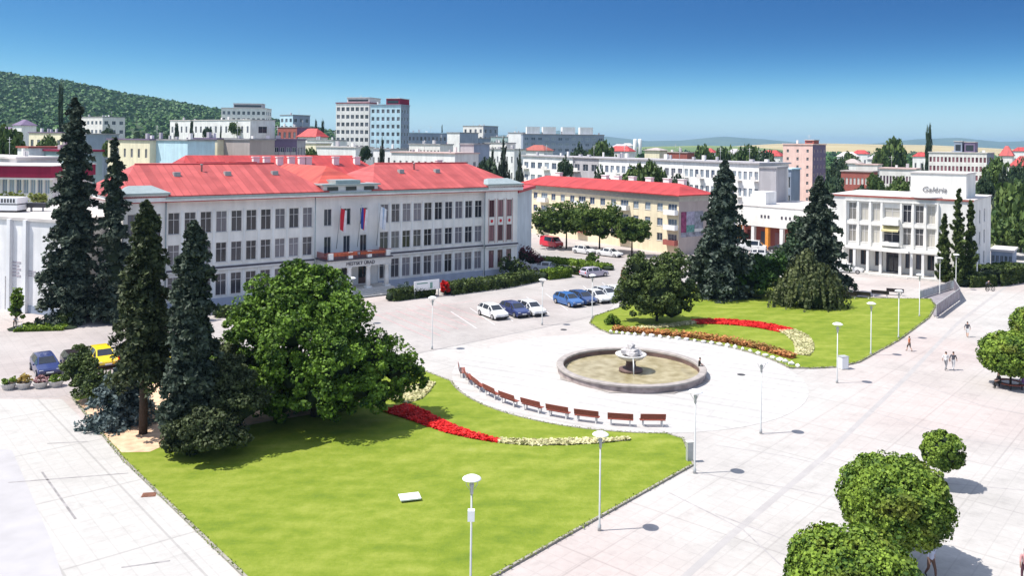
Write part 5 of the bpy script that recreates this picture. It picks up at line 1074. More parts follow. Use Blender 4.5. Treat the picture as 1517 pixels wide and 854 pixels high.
# weeping tree
def weeping(base, label, seed):
    r = np.random.RandomState(seed); root = thing('weeping_tree', label, 'tree', base); trunk_mesh(6.2, .22, .1).build('trunk', M_bark, root); P = []; Nn = []
    tops = [(-1.6, 0, 5.2), (0, .6, 7.2), (1.6, -.2, 5.6), (-3.0, .3, 3.6), (3.0, .2, 4.2), (.4, -1.6, 4.6), (-1.2, -1.4, 4.2), (2.2, -1.2, 4.0)]
    for i in range(620):
        t = tops[r.randint(len(tops))]; a = r.uniform(0, 6.28); d = abs(r.normal(0, .95)) + .1; x, y = t[0] + math.cos(a) * d, t[1] + math.sin(a) * d; z1 = max(.6, t[2] - .35 * d * d + r.normal(0, .2)); z0 = max(.05, z1 - r.uniform(1.6, 4.0)); k = int((z1 - z0) * 9) + 3
        tt = np.linspace(0, 1, k); P.append(np.stack([x + math.cos(a) * .5 * tt + r.normal(0, .06, k), y + math.sin(a) * .5 * tt + r.normal(0, .06, k), z1 - (z1 - z0) * tt], 1)); Nn.append(np.tile([math.cos(a), math.sin(a), .25], (k, 1)))
    P = np.concatenate(P); V, Fc = quads(P, .26, np.concatenate(Nn), .6, 1.2, seed); link('crown', npmesh('crown', V, Fc, L_weep), root)
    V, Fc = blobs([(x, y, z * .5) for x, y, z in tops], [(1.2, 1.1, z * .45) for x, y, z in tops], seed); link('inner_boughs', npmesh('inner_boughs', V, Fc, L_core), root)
weeping(G(1196, 455), 'low weeping conifer with trailing boughs before the dark conical spruce', 41)
# columnar trees by the gallery
for px, pb, pt, rad, sd, lab in ((1398, 418, 318, 1.0, 51, 'shortest columnar conifer, left of the three by the white gallery'), (1419, 424, 280, 1.35, 52, 'tallest columnar conifer, middle of the three by the white gallery'), (1437, 424, 298, 1.05, 53, 'narrow columnar conifer, right of the three by the white gallery')):
    b, h = base_h(px, pb, pt); spruce('columnar_conifer', lab, b, h, rad, L_yew, sd, 9000, leaf=.26, shape=.8, droop=-.55, low=.01, group='columnar conifers by the gallery', belly=.15)
# street trees
for px, pb, sd, lob, lab in ((839, 369, 61, [(-3.2, 0, 6.3, 3.4, 3, 2.5), (1, 0, 6.6, 3.4, 3, 2.9), (-1, -1, 5.2, 3.6, 3, 2.2), (-5.2, 0, 5.2, 2.4, 2, 2.2), (-3, -1, 4.0, 3, 2.6, 1.8), (1.6, -.6, 4.4, 3, 2.6, 2.0)], 'leftmost broad street tree in front of the yellow apartment block'),
                        (888, 374, 62, [(-2.4, 0, 6.4, 3.0, 3, 2.7), (1.6, 0, 6.4, 3.2, 3, 2.9), (0, -1, 5.2, 3.4, 3, 2.2), (0, 0, 4.0, 3.6, 2.8, 1.8)], 'middle street tree in front of the yellow apartment block'),
                        (936, 380, 63, [(-.6, 0, 5.2, 2.6, 2.4, 2.4), (1.3, 0, 4.6, 2.2, 2.2, 2.2), (0, 0, 3.6, 2.4, 2, 1.6)], 'smallest street tree, right one before the yellow apartment block')):
    broad('street_tree', lab, G(px, pb), lob, 11000, .28, L_street, sd, 'tree', 'street trees by the yellow block', core=.6)
# clipped ball trees on the plaza
def ball_tree(px, pb, zc, rx, rz_, label, seed, n, leaf=.17, tr=.09):
    r = np.random.RandomState(seed); base = G(px, pb); root = thing('ball_tree', label, 'tree', base, 0, 'clipped ball trees on the plaza')
    trunk_mesh(zc, tr, tr * .8, [(i * 1.26, zc - rz_ * .7, rx * .6, rz_ * .6) for i in range(5)]).build('trunk', M_bark, root)
    nc = int(330 * rx * rx / 4 + 120); cd = sphere_pts(nc, r); cd = np.sign(cd) * np.abs(cd) ** .88; cc = cd * np.array([rx, rx, rz_]) * r.uniform(.86, 1.0, (nc, 1)); ri = .115 * rx * r.uniform(.7, 1.4, nc)
    idx = r.randint(0, nc, n); d = sphere_pts(n, r); P = cc[idx] + d * ri[idx][:, None] + np.array([0, 0, zc]); nn = d * .6 + cd[idx] * .6; nn /= np.linalg.norm(nn, axis=1)[:, None]
    V, Fc = quads(P, leaf, nn, .55, 1.2, seed); link('crown', npmesh('crown', V, Fc, L_ball), root)
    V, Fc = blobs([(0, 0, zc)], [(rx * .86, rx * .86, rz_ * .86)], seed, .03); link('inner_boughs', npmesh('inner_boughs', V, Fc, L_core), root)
ball_tree(1325, 842, 3.35, 2.45, 2.0, 'largest clipped ball tree, with a person in its shade, near the lower right corner', 71, 42000, .12)
ball_tree(1262, 965, 2.75, 2.55, 2.0, 'nearest ball tree, cut by the bottom edge of the picture', 72, 42000, .12)
ball_tree(1396, 722, 2.25, 1.18, 1.1, 'small single clipped ball tree with thin trunk on the open plaza', 73, 12000, .10, .04)
ball_tree(1497, 574, 2.95, 2.35, 1.75, 'flattened clipped tree at the right edge with people seated under it', 74, 18000, .16)
ball_tree(1530, 522, 2.7, 2.0, 1.9, 'farthest clipped tree, cut by the right edge of the picture', 75, 10000, .16)

# hedges, small shrubs, flower beds
def hedge(pix, w, h, m, label, seed, n=2600, leaf=.2, group=None, name='hedge', cat='hedge', jit=.25):
    P0 = [G(*p) for p in pix]; r = np.random.RandomState(seed); o = P0[0].copy(); seg = [(a, b_, (b_ - a).length) for a, b_ in zip(P0[:-1], P0[1:])]; tot = sum(s[2] for s in seg); P = []; cs = []; rr = []
    root = thing(name, label, cat, o, 0, group)
    for a, b_, l in seg:
        k = max(6, int(n * l / tot)); t = r.uniform(0, 1, k); d = (b_ - a).normalized(); nx_, ny_ = -d.y, d.x; face = r.randint(0, 3, k); s = r.uniform(-.5, .5, k) * w; z = r.uniform(0, 1, k) * h
        s = np.where(face == 0, -w / 2, np.where(face == 1, w / 2, s)); z = np.where(face == 2, h, z); bump = r.normal(0, jit * .3, k)
        P.append(np.stack([a.x + d.x * l * t + nx_ * s - o.x, a.y + d.y * l * t + ny_ * s - o.y, np.maximum(.03, z + bump)], 1))
        m_ = max(2, int(l / (w * .5)))
        for i in range(m_ + 1): c = a + (b_ - a) * i / m_ - o; cs.append((c.x, c.y, h * .42)); rr.append((w * .42, w * .42, h * .48))
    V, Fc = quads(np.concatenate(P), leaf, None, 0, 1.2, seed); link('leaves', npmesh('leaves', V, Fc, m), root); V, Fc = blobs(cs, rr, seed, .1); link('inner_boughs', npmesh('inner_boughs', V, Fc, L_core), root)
    return root
hedge([(806, 414), (840, 410)], 2.2, 1.3, L_hedge, 'clipped light green box hedge beside the street right of the town hall', 81, 2200, .24)
hedge([(804, 388), (850, 392), (900, 400)], 3.0, .7, L_hedge, 'long low light green hedge on the island before the white parked cars', 82, 3000, .3)
hedge([(806, 400), (840, 405), (870, 408)], 1.8, .9, L_yew, 'dark low hedge behind the clipped box hedge', 83, 1500, .3)
hedge([(322, 470), (378, 468), (452, 462)], 1.6, 1.1, L_yew, 'long dark hedge along the left part of the town hall front', 84, 2600, .26)
hedge([(578, 446), (640, 438)], 1.6, 1.3, L_yew, 'dark hedge right of the town hall steps', 85, 2200, .24)
hedge([(662, 436), (740, 426), (790, 416)], 2.4, 1.5, L_yew, 'dark hedge under the right end of the town hall', 86, 3600, .26)
hedge([(700, 432), (722, 429)], 1.0, .7, L_hedge, 'small light green hedge at the kerb under the town hall windows', 87, 700, .2)
hedge([(1424, 424), (1462, 422)], 3.5, 1.6, L_yew, 'dark hedge at the foot of the columnar conifers', 88, 2600, .3)
hedge([(1463, 422), (1508, 415)], 4.0, 2.6, L_yew, 'taller dark hedge right of the columnar conifers', 89, 3200, .3)
hedge([(28, 488), (60, 487), (100, 486)], 3.0, .25, L_hedge, 'strip of bright grass in front of the left hall', 90, 2500, .2, name='grass_verge', cat='grass')
for px, pb, lob, m, lab, sd in ((786, 398, [(0, 0, 1.6, 1.9, 1.7, 1.6), (1.2, 0, 1.2, 1.5, 1.4, 1.2), (-1.3, 0, 2.2, 1.6, 1.5, 1.6)], L_purple, 'dark purple leaved bush beside the right end of the town hall', 91),
                            (770, 412, [(0, 0, 1.2, 1.7, 1.4, 1.2), (-1.6, .3, 1.8, 1.5, 1.3, 1.6)], L_yew, 'dark bush at the corner of the town hall', 92),
                            (658, 438, [(0, 0, 1.3, .6, .5, .7), (.15, 0, .8, .5, .5, .5)], L_redf, 'red flowering shrub before the town hall beside the white board', 93),
                            (24, 484, [(0, 0, 1.9, .75, .7, 1.7), (.1, 0, 3.2, .6, .6, 1.0)], L_hedge, 'upright bright green shrub at the hall wall, beside the person with the scooter', 94),
                            (100, 482, [(0, 0, .8, .9, .8, .8)], L_yew, 'small dark bush at the foot of the tallest spruce', 95),
                            (600, 440, [(0, 0, .9, .9, .8, .9)], L_bluesp, 'grey blue round shrub right of the porch steps', 96),
                            (907, 482, [(0, 0, .5, .7, .6, .6)], L_hedge, 'small round light shrub at the tip of the right lawn', 97),
                            (878, 392, [(0, 0, .9, 1.2, 1.0, .9)], L_street, 'round green shrub on the island left of the yew', 98),
                            (1005, 392, [(0, 0, 1.2, 1.4, 1.2, 1.3), (-2.2, 0, 1.0, 1.3, 1.2, 1.0)], L_street, 'green shrub at the foot of the yellow apartment block', 99)):
    shrub(px, pb, lob, 1500, .2, m, sd, lab)
shrub(925, 440, [(0, 0, 1.6, .5, .5, 1.6), (-.2, 0, 3.2, .3, .3, .9)], 900, .18, leaf_mat('leaves_rusty', (.10, .03, .01), (.34, .14, .04), .2), 100, 'slim rust coloured conifer at the left side of the yew')
def bed(name, pix, w, m, label, cat, seed, per=240, leaf=.16, h=.12, soil=True):
    """a ribbon of flowers: centre line in photo pixels and a width in metres at each point"""
    P0 = [G(*p) for p in pix]; r = np.random.RandomState(seed); P = []
    for i, (a, b_) in enumerate(zip(P0[:-1], P0[1:])):
        l = (b_ - a).length; d = (b_ - a).normalized(); k = int(l * (w[i] + w[i+1]) / 2 * per); t = r.uniform(0, 1, k); ww = (w[i] * (1 - t) + w[i+1] * t); s = r.uniform(-.5, .5, k) * ww
        P.append(np.stack([a.x + d.x * l * t - d.y * s, a.y + d.y * l * t + d.x * s, .11 + r.uniform(0, 1, k) * h], 1))
    V, Fc = quads(np.concatenate(P), leaf, np.tile([0, 0, 1.0], (sum(len(p) for p in P), 1)), .6, 1.1, seed)
    U = []; nU = 0; FU = []
    for i, (a, b_) in enumerate(zip(P0[:-1], P0[1:])):       # the leafy mass the petals sit on
        d0 = (P0[min(i + 1, len(P0) - 1)] - P0[max(i - 1, 0)]).normalized(); d1 = (P0[min(i + 2, len(P0) - 1)] - P0[i]).normalized()
        for p_, d_, w_ in ((a, d0, w[i] * .47), (b_, d1, w[i + 1] * .47)):
            for sg in (1, -1): U.append((p_.x - sg * d_.y * w_, p_.y + sg * d_.x * w_, .15))
        FU.append((nU, nU + 1, nU + 3, nU + 2)); nU += 4
    n0 = len(V); V = np.concatenate([V, np.array(U)]); Fc = np.concatenate([Fc, np.array(FU) + n0]); o = link(name, npmesh(name, V, Fc, m)); tag(o, label, cat, kind='stuff'); return o
bed('red_flowers', [(584, 606), (612, 616), (640, 628), (676, 642), (712, 651), (740, 657)], [2.6, 2.3, 1.8, 1.4, 1.0, .5], L_redf, 'ribbon of bright red flowers on the near lawn', 'flower bed', 101)
bed('cream_flowers', [(738, 656), (790, 659), (840, 658), (890, 656), (932, 653)], [.8, 1.1, 1.1, .9, .5], L_cream, 'thin tapering ribbon of cream flowers on the near lawn', 'flower bed', 102)
bed('cream_flowers', [(584, 596), (602, 588), (620, 579), (640, 569)], [2.8, 3.2, 2.2, .6], L_cream, 'cream flower wedge beside the big leafy tree', 'flower bed', 103)
bed('red_flowers', [(1028, 479), (1060, 478), (1095, 480), (1130, 484), (1166, 492)], [2.2, 3.0, 3.2, 3.2, 2.6], L_redf, 'ribbon of red flowers curving over the far right lawn', 'flower bed', 104)
bed('cream_flowers', [(930, 489), (960, 487), (995, 484), (1030, 479)], [1.0, 1.3, 1.5, 1.5], L_cream, 'cream flower ribbon at the left end of the far red ribbon', 'flower bed', 105)
bed('cream_flowers', [(1164, 491), (1180, 498), (1190, 509), (1192, 520), (1188, 528)], [2.2, 2.4, 2.1, 1.8, 1.4], L_cream, 'cream flower hook closing the far red ribbon', 'flower bed', 106)
bed('orange_flowers', [(908, 490), (940, 493), (980, 497), (1030, 501), (1080, 508), (1130, 518), (1176, 533)], [1.1, 1.5, 1.6, 1.7, 1.7, 1.7, 1.0], L_orange, 'rust and orange flower border along the rim of the fountain plaza', 'flower bed', 107, per=110, h=.45, leaf=.2)
# white edging stones of the orange border
M_stonew = mat('edging_stone', (.72, .70, .66), .8, .1, 4)
pts = [(905, 494), (935, 497), (980, 501), (1025, 506), (1070, 513), (1110, 522), (1150, 534), (1182, 545)]
k = 0
for i in range(26):
    t = i / 25 * (len(pts) - 1); j = min(int(t), len(pts) - 2); f = t - j; p = (pts[j][0] * (1 - f) + pts[j+1][0] * f, pts[j][1] * (1 - f) + pts[j+1][1] * f); b = G(*p)
    V, Fc = blobs([(0, 0, .12)], [(rnd.uniform(.22, .4), rnd.uniform(.2, .3), rnd.uniform(.2, .32))], i + 5, .25); o = link('edging_stone', npmesh('edging_stone', V, Fc, M_stonew), None, b)
    tag(o, 'pale edging stone along the orange flower border by the fountain plaza', 'stone', 'edging stones of the orange border')

# ================================================================== FOUNTAIN
def fountain():
    root = thing('fountain', 'round stone fountain basin with a small central bowl on the white plaza', 'fountain', FC); r = FR
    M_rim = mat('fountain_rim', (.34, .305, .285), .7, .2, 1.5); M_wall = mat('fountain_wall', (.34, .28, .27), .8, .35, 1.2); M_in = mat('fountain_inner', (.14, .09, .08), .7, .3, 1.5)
    n = 64; b = MB(); b.lathe([(r, 0.0), (r, .52)], n, cap=False, sm=True); b.lathe([(r - .02, .52), (r + .08, .52)], n, cap=False); b.build('wall', M_wall, root)
    b = MB(); b.lathe([(r - .52, .5), (r - .52, .66), (r - .45, .70), (r + .06, .70), (r + .12, .66), (r + .12, .52)], n, cap=False, sm=False); b.build('rim', M_rim, root)
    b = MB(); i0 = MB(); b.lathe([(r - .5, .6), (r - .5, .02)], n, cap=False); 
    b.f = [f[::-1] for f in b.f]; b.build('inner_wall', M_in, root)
    b = MB(); b.lathe([(r + .45, .02), (r + .45, .08), (r + .0, .08)], 8, cap=False, sm=False, M=Matrix.Rotation(R(22.5), 4, 'Z')); b.build('base_step', M_rim, root)
    m = mat('fountain_floor', (.24, .20, .10), .5, .3, .9, col2=(.50, .44, .30), detail=8); b = MB(); b.face([(q[0], q[1], .10) for q in arcpts(Vector((0, 0, 0)), r - .51, 0, 2 * math.pi, n)[:-1]]); b.build('basin_floor', m, root)
    w = bpy.data.materials.new('shallow_water'); w.use_nodes = True; pb = w.node_tree.nodes['Principled BSDF']; pb.inputs['Base Color'].default_value = (.92, .9, .84, 1); pb.inputs['Roughness'].default_value = .05; pb.inputs['Transmission Weight'].default_value = 1; pb.inputs['IOR'].default_value = 1.33; pb.inputs['Alpha'].default_value = .3
    b = MB(); b.face([(q[0], q[1], .17) for q in arcpts(Vector((0, 0, 0)), r - .51, 0, 2 * math.pi, n)[:-1]]); b.build('water', w, root)
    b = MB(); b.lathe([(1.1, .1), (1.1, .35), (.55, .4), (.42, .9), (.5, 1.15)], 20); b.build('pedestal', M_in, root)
    b = MB(); b.lathe([(.5, 1.1), (1.15, 1.35), (1.42, 1.62), (1.44, 1.72), (1.28, 1.72), (.9, 1.55), (.3, 1.5)], 24); b.build('bowl', mat('fountain_bowl', (.60, .58, .56), .6, .12, 3), root)
    V, Fc = blobs([(0, 0, 1.95), (.5, .1, 1.8), (-.5, .2, 1.85), (.1, -.5, 1.8), (0, 0, 2.4)], [(.7, .7, .45), (.5, .5, .35), (.5, .5, .4), (.5, .5, .35), (.38, .38, .35)], 4, .25); link('rough_stone', npmesh('rough_stone', V, Fc, mat('rough_rock', (.42, .40, .40), .8, .25, 4, bump=.5)), root)
    b = MB(); b.tube([(.0, -1.4, 1.6), (0, -1.75, 1.2), (0, -1.85, .2)], [.03, .06, .05], 6); b.build('water_jet', mat('falling_water', (.8, .82, .84), .2, .05), root)
fountain()

# ================================================================== STREET LAMPS
def lamp_proto():
    root = thing('street_lamp', 'x', 'street lamp')
    b = MB(); b.lathe([(.10, 0), (.10, .3), (.055, .34), (.045, 4.5)], 10); b.build('pole', M_pole, root)
    b = MB(); b.lathe([(.06, 4.5), (.08, 4.52), (.07, 4.72), (.12, 4.95), (.10, 5.0)], 12); b.build('lantern', M_pole, root)
    b = MB()
    for a in (0, 2.09, 4.19): b.tube([(.09 * math.cos(a), .09 * math.sin(a), 4.7), (.3 * math.cos(a), .3 * math.sin(a), 5.0), (.32 * math.cos(a), .32 * math.sin(a), 5.22)], .014, 5)
    b.build('bracket', M_pole, root)
    b = MB(); b.lathe([(.0, 5.20), (.40, 5.20), (.45, 5.22), (.43, 5.26), (.24, 5.36), (.0, 5.39)], 24, cap=False); b.build('reflector_disc', M_lampw, root)
    return root
LP = lamp_proto(); first = True
for px, py, sp, lab in ((888, 787, 0, 'street lamp at the near lawn kerb, by the thin cream ribbon'), (1029, 702, 0, 'street lamp at the corner where the bench row ends'), (1127, 643, 0, 'street lamp standing alone on the plaza right of the fountain'),
                    (1240, 568, 0, 'street lamp beside the litter bin at the near tip of the right lawn'), (1290, 527, 0, 'second street lamp up the edge of the right lawn'), (1331, 502, 0, 'third street lamp up the edge of the right lawn'), (640, 518, 0, 'street lamp between the car park and the big leafy tree'), (803, 482, 0, 'street lamp in the car park right of the silver car'),
                    (877, 473, 0, 'street lamp at the left tip of the right lawn, by the blue cars'), (1416, 430, 0, 'street lamp at the top corner of the stairwell railing'), (521, 480, 0, 'street lamp before the porch steps, half behind the big leafy tree'), (1362, 470, 0, 'thin street lamp beside the stairwell on the right lawn'),
                    (1169, 400, 0, 'street lamp before the rounded bush and parked cars'), (1392, 437, 0, 'street lamp before the shortest columnar conifer'), (697, 875, 1, 'nearest street lamp with a white box on its pole, on the near lawn')):
    o = LP if first else copy_tree(LP); first = False; o.location = G(px, py); o['label'] = lab; o['group'] = 'mushroom street lamps'; o.rotation_euler = (0, 0, px)
    if sp:
        b = MB(); b.box(-.16, .16, -.34, -.08, 3.35, 3.85) if py > 600 else b.box(-.16, .16, -.3, -.08, 2.0, 2.4); k_ = b.build('loudspeaker', M_lampw, o); k_.rotation_euler = (0, 0, -px)
p = thing('lamp_mast', 'tall thin pale mast before the hedge right of the columnar conifers', 'mast', G(1447, 425)); b = MB(); b.lathe([(.12, 0), (.08, 5.8)], 10); b.build('pole', M_lampw, p); b = MB(); b.lathe([(.11, 5.8), (.13, 6.05), (.0, 6.12)], 10); b.build('cap', M_pole, p)

# ================================================================== BENCHES
def bench_proto(M_wood=M_wood):
    root = thing('park_bench', 'x', 'bench')
    for nm, y0, z0, n in (('seat', -.05, .45, 5),):
        b = MB()
        for i in range(n): b.box(-.95, .95, y0 + i * .10, y0 + i * .10 + .08, z0, z0 + .035)
        b.build('seat', M_wood, root)
    b = MB(); M_ = Matrix.Translation((0, -.06, .5)) @ Matrix.Rotation(R(14), 4, 'X')
    for i in range(4): b.box(-.95, .95, -.035, 0, .08 + i * .115, .08 + i * .115 + .1, 0, M_)
    b.build('backrest', M_wood, root)
    for x in (-.7, .7):
        b = MB(); b.box(x - .04, x + .04, -.04, .42, .40, .448); b.box(x - .05, x + .05, -.02, .05, 0, .40); b.box(x - .05, x + .05, .33, .40, 0, .40); b.box(x - .035, x + .035, 0, .03, .05, .5, 0, M_); b.build('leg', M_stone, root)
    return root
BP = bench_proto(); first = True
bl = [(967, 633), (919, 632), (869, 627), (826, 620), (787, 611), (752, 601), (726, 590), (706, 578), (692, 567), (682, 557)]
bn = ['bench nearest the corner lamp, last of the row along the lawn', 'second bench from the corner lamp', 'third bench from the corner lamp, along the lawn', 'fourth bench from the corner lamp', 'fifth bench from the corner lamp, mid row', 'sixth bench from the corner lamp', 'seventh bench from the corner lamp', 'eighth bench from the corner lamp', 'ninth bench from the corner lamp, seen nearly end on', 'farthest bench of the curved row, closest to the car park']
for (px, py), lab in zip(bl, bn):
    o = BP if first else copy_tree(BP); first = False; p = G(px, py); d = DC - p; d.normalize(); o.location = p + Vector((0, 0, .016)); o.rotation_euler = (0, 0, math.atan2(d.y, d.x) - R(90)); o['label'] = 'brown slatted ' + lab; o['group'] = 'benches round the fountain plaza'
DB = bench_proto(mat('dark_bench_wood', (.045, .035, .035), .7, .3, 8)); first = True
for px, py, a, lab in ((1256, 443, 0, 'dark bench at the far edge of the right lawn, next to the weeping tree'), (1277, 443, 0, 'dark bench at the far edge of the right lawn, second from the weeping tree'), (1304, 441, .1, 'dark bench on the far lawn edge, third from the weeping tree'), (1326, 438, .2, 'dark bench on the far lawn edge, nearest the stairwell')):
    o = DB if first else copy_tree(DB); first = False; o.location = G(px, py); o.rotation_euler = (0, 0, a - .6); o['label'] = lab; o['group'] = 'benches behind the right lawn'; o.scale = (1.2, 1.1, 1)

# ================================================================== CARS
ST = {'hatch': [(2.05, .36, .60, .63, .74, .66), (1.93, .22, .72, .76, .84, .76), (1.1, .2, .88, .95, .87, .74), (.35, .2, .92, 1.42, .87, .60), (-.9, .2, .95, 1.45, .87, .61), (-1.65, .22, .97, 1.38, .86, .60), (-2.0, .26, .94, 1.0, .84, .70), (-2.08, .42, .80, .84, .78, .68)],
      'sedan': [(2.25, .36, .58, .61, .76, .66), (2.1, .22, .70, .74, .86, .78), (1.15, .2, .86, .92, .88, .75), (.45, .2, .90, 1.38, .88, .60), (-.75, .2, .93, 1.41, .88, .61), (-1.45, .2, .95, 1.05, .87, .70), (-2.15, .26, .92, .98, .84, .72), (-2.25, .42, .80, .84, .78, .68)],
      'van': [(2.3, .36, .70, .75, .80, .72), (2.2, .24, .95, 1.0, .92, .84), (1.7, .2, 1.08, 1.2, .95, .84), (1.05, .2, 1.12, 1.95, .95, .76), (-1.2, .2, 1.12, 2.0, .95, .77), (-2.2, .22, 1.1, 1.95, .94, .76), (-2.3, .3, 1.0, 1.2, .92, .82), (-2.34, .45, .8, .84, .88, .8)]}
GLS = {'hatch': 5, 'sedan': 4, 'van': 5}
def car(kind, paint, loc, rz, label, group=None):
    root = thing('parked_van' if kind == 'van' else 'parked_car', label, 'van' if kind == 'van' else 'car', loc, rz, group); root.scale = (1.13, 1.1, 1.08); s = ST[kind]; body = MB(); glass = MB(); ring = []
    for (x, zl, zb, zt, wb, wt) in s: ring.append([Vector((x, -wb * .95, zl)), Vector((x, -wb, (zl + zb) * .55)), Vector((x, -wb * .97, zb)), Vector((x, -wt, zt)), Vector((x, wt, zt)), Vector((x, wb * .97, zb)), Vector((x, wb, (zl + zb) * .55)), Vector((x, wb * .95, zl))])
    for i in range(len(ring) - 1):
        a, b_ = ring[i], ring[i + 1]
        for j in range(7):
            q = (a[j], b_[j], b_[j + 1], a[j + 1]); q = q[::-1]
            isg = (j == 3 and (i == 2 or i == GLS[kind] - (0 if kind != 'sedan' else 0) or (kind == 'sedan' and i == 4) or (kind != 'sedan' and i == 5))) or (j in (2, 4) and 2 <= i <= (5 if kind != 'sedan' else 4))
            if isg and not (kind == 'van' and j in (2, 4) and i >= 4):
                c = sum(q, Vector()) / 4; n = (q[1] - q[0]).cross(q[2] - q[0]); n = n.normalized() if n.length > 1e-6 else Vector((0, 0, 1))
                if n.dot(c - Vector((c.x * .6, 0, .5))) < 0: n = -n
                body.face(q, 0, False); glass.face([c + (p - c) * .86 + n * .012 for p in q])
            else: body.face(q, 0, False)
    body.face(ring[0][::-1]); body.face(ring[-1]); bo = body.build('body', paint, root)
    glass.build('window_glass', M_glass, root)
    L0, L1 = s[0][0], s[-1][0]
    for x in (L0 - .72, L1 + .68):
        for y in (-1, 1):
            w = MB(); R_ = Matrix.Translation((x, y * .80, .32)) @ Matrix.Rotation(R(90), 4, 'X'); w.lathe([(.30, -.10), (.32, -.07), (.32, .07), (.30, .10)], 18, M=R_); wo = w.build('wheel', M_tyre, root)
            w = MB(); w.lathe([(.19, -.108), (.19, .108)], 14, M=R_); w.build('rim', M_rim, wo)
    for y in (-1, 1):
        h = MB(); h.box(L0 - .17, L0 - .02, y * .6 - .14, y * .6 + .14, .56, .69); h.build('headlight', M_lampw, root); h = MB(); h.box(L1 - .012, L1 + .1, y * .64 - .1, y * .64 + .1, .68, .9); h.build('tail_light', M_red, root)
        h = MB(); h.box(.72, .92, y * .98 - .07, y * .98 + .07, .92, 1.04); h.build('mirror', paint, root)
    h = MB(); h.box(L0 - .03, L0 + .03, -.8, .8, .3, .42); h.build('bumper', M_iron, root); h = MB(); h.box(L0 + .032, L0 + .045, -.26, .26, .42, .53); h.build('number_plate', M_lampw, root)
    return root
def paint(name, col): 
    m = mat('paint_' + name, col, .28, .04, 2, spec=.6); m.node_tree.nodes['Principled BSDF'].inputs['Coat Weight'].default_value = .5; return m
Pw, Pn, Pk, Pb, Py, Pr, Ps, Pt, Pp = paint('white', (.72, .72, .72)), paint('navy', (.02, .035, .14)), paint('black', (.03, .022, .025)), paint('blue', (.03, .12, .34)), paint('yellow', (.85, .62, .02)), paint('red', (.62, .01, .04)), paint('silver', (.5, .52, .54)), paint('teal', (.05, .25, .24)), paint('pale', (.62, .64, .62))
def dir_px(a, b_): p, q = G(*a), G(*b_); return math.atan2(q.y - p.y, q.x - p.x)
ad = dir_px((706, 460), (752, 477))
for px, py, k, m, lab in ((730, 470, 'hatch', Pw, 'white estate car nearest in the car park'), (762, 467, 'hatch', Pn, 'dark blue car between the two white cars of the first row'), (786, 465, 'hatch', Pw, 'white car beside the lamp, right end of the first row'),
                      (842, 452, 'hatch', Pb, 'bright blue car, left end of the second row'), (862, 449, 'hatch', paint('deep_blue', (.02, .05, .16)), 'dark blue car second in the row behind the fountain'), (882, 446, 'sedan', Pw, 'white car third in the second row'), (898, 443, 'hatch', Ps, 'silver car fourth in the second row, near the yew'), (914, 441, 'hatch', Pw, 'white car mostly hidden by the yew')):
    car(k, m, G(px, py), ad, lab, 'cars in the car park')
adl = dir_px((56, 528), (82, 560))
car('hatch', Pn, G(67, 552), adl, 'navy blue car parked behind the stone planters'); car('hatch', Pk, G(112, 548), adl, 'brown black car beside the navy one, behind the juniper')
car('hatch', Py, G(152, 540), adl, 'yellow car behind the ragged spruce, left of the other yellow one'); car('van', Py, G(250, 543), adl, 'yellow van glimpsed between the spruce trunks'); car('hatch', Pr, G(196, 545), adl, 'dark red car glimpsed behind the ragged spruce'); car('hatch', Pw, G(290, 552), adl, 'white car half hidden behind the drooping spruce')
for px, py, k, m, a, lab in ((817, 366, 'van', Pr, -.9, 'red van parked under the leftmost street tree'), (866, 376, 'hatch', Pw, -.75, 'white car under the middle street tree, left of two'), (903, 380, 'sedan', Pw, -.75, 'white car under the street trees, right of two'), (811, 402, 'sedan', Ps, -.3, 'silver car between the two low hedges'), (880, 410, 'hatch', paint('lilac', (.5, .46, .55)), .6, 'pale lilac car at the end of the dark hedge'),
                          (1116, 372, 'van', Pw, -.4, 'large white van, leftmost before the shopping arcade'), (1137, 366, 'hatch', Pr, -.7, 'crimson red car before the shopping arcade'), (1152, 364, 'hatch', Pt, -.5, 'teal car right of the crimson red one'), (1130, 382, 'hatch', Pw, -.3, 'white car behind the rounded deep green bush'), (1158, 374, 'sedan', Pk, -.4, 'black car near the lamp before the arcade'), (1122, 360, 'hatch', Pp, -.5, 'pale grey green car by the orange pillar'),
                          (1100, 366, 'hatch', Ps, -.4, 'silver car peeping out right of the tall grey spruce'), (1502, 402, 'hatch', Pk, .2, 'dark car at the right edge beside the tall hedge'), (1255, 404, 'sedan', Pw, -.5, 'white car at the left corner of the white gallery')):
    car(k, m, G(px, py), a, lab, 'cars parked in the far streets')

# ================================================================== PLANTERS, BOARD, BIN, RAILING, COVERS
def planter(px, py, label, veg, seed):
    root = thing('stone_planter', label, 'planter', G(px, py), .1, 'stone planters by the parked cars'); b = MB(); n = 14
    b.lathe([(.42, 0), (.46, .1), (.60, .42), (.62, .5), (.52, .5), (.50, .42)], n, sm=False); b.build('tub', M_conc, root)
    if veg is not None:
        V, Fc = blobs([(0, 0, .45)], [(.5, .5, .12)], 1, .1); link('earth', npmesh('earth', V, Fc, M_bark), root)
        lob = [(0, 0, .68, .5, .5, .3 if seed % 2 else .5)]; link('plants', lobes_crown(lob, 420, .12, veg, seed), root)
    return root
planter(13, 577, 'leftmost stone planter with low green plants', L_hedge, 3); planter(35, 576, 'stone planter with tall yellow orange plants', leaf_mat('leaves_gold', (.25, .16, .03), (.65, .5, .14), .2), 4)
planter(60, 575, 'stone planter with sparse pink flowers in front of the navy car', leaf_mat('petals_pink', (.3, .14, .14), (.6, .4, .4), .2), 5); planter(83, 573, 'rightmost stone planter next to the juniper', L_hedge, 7)
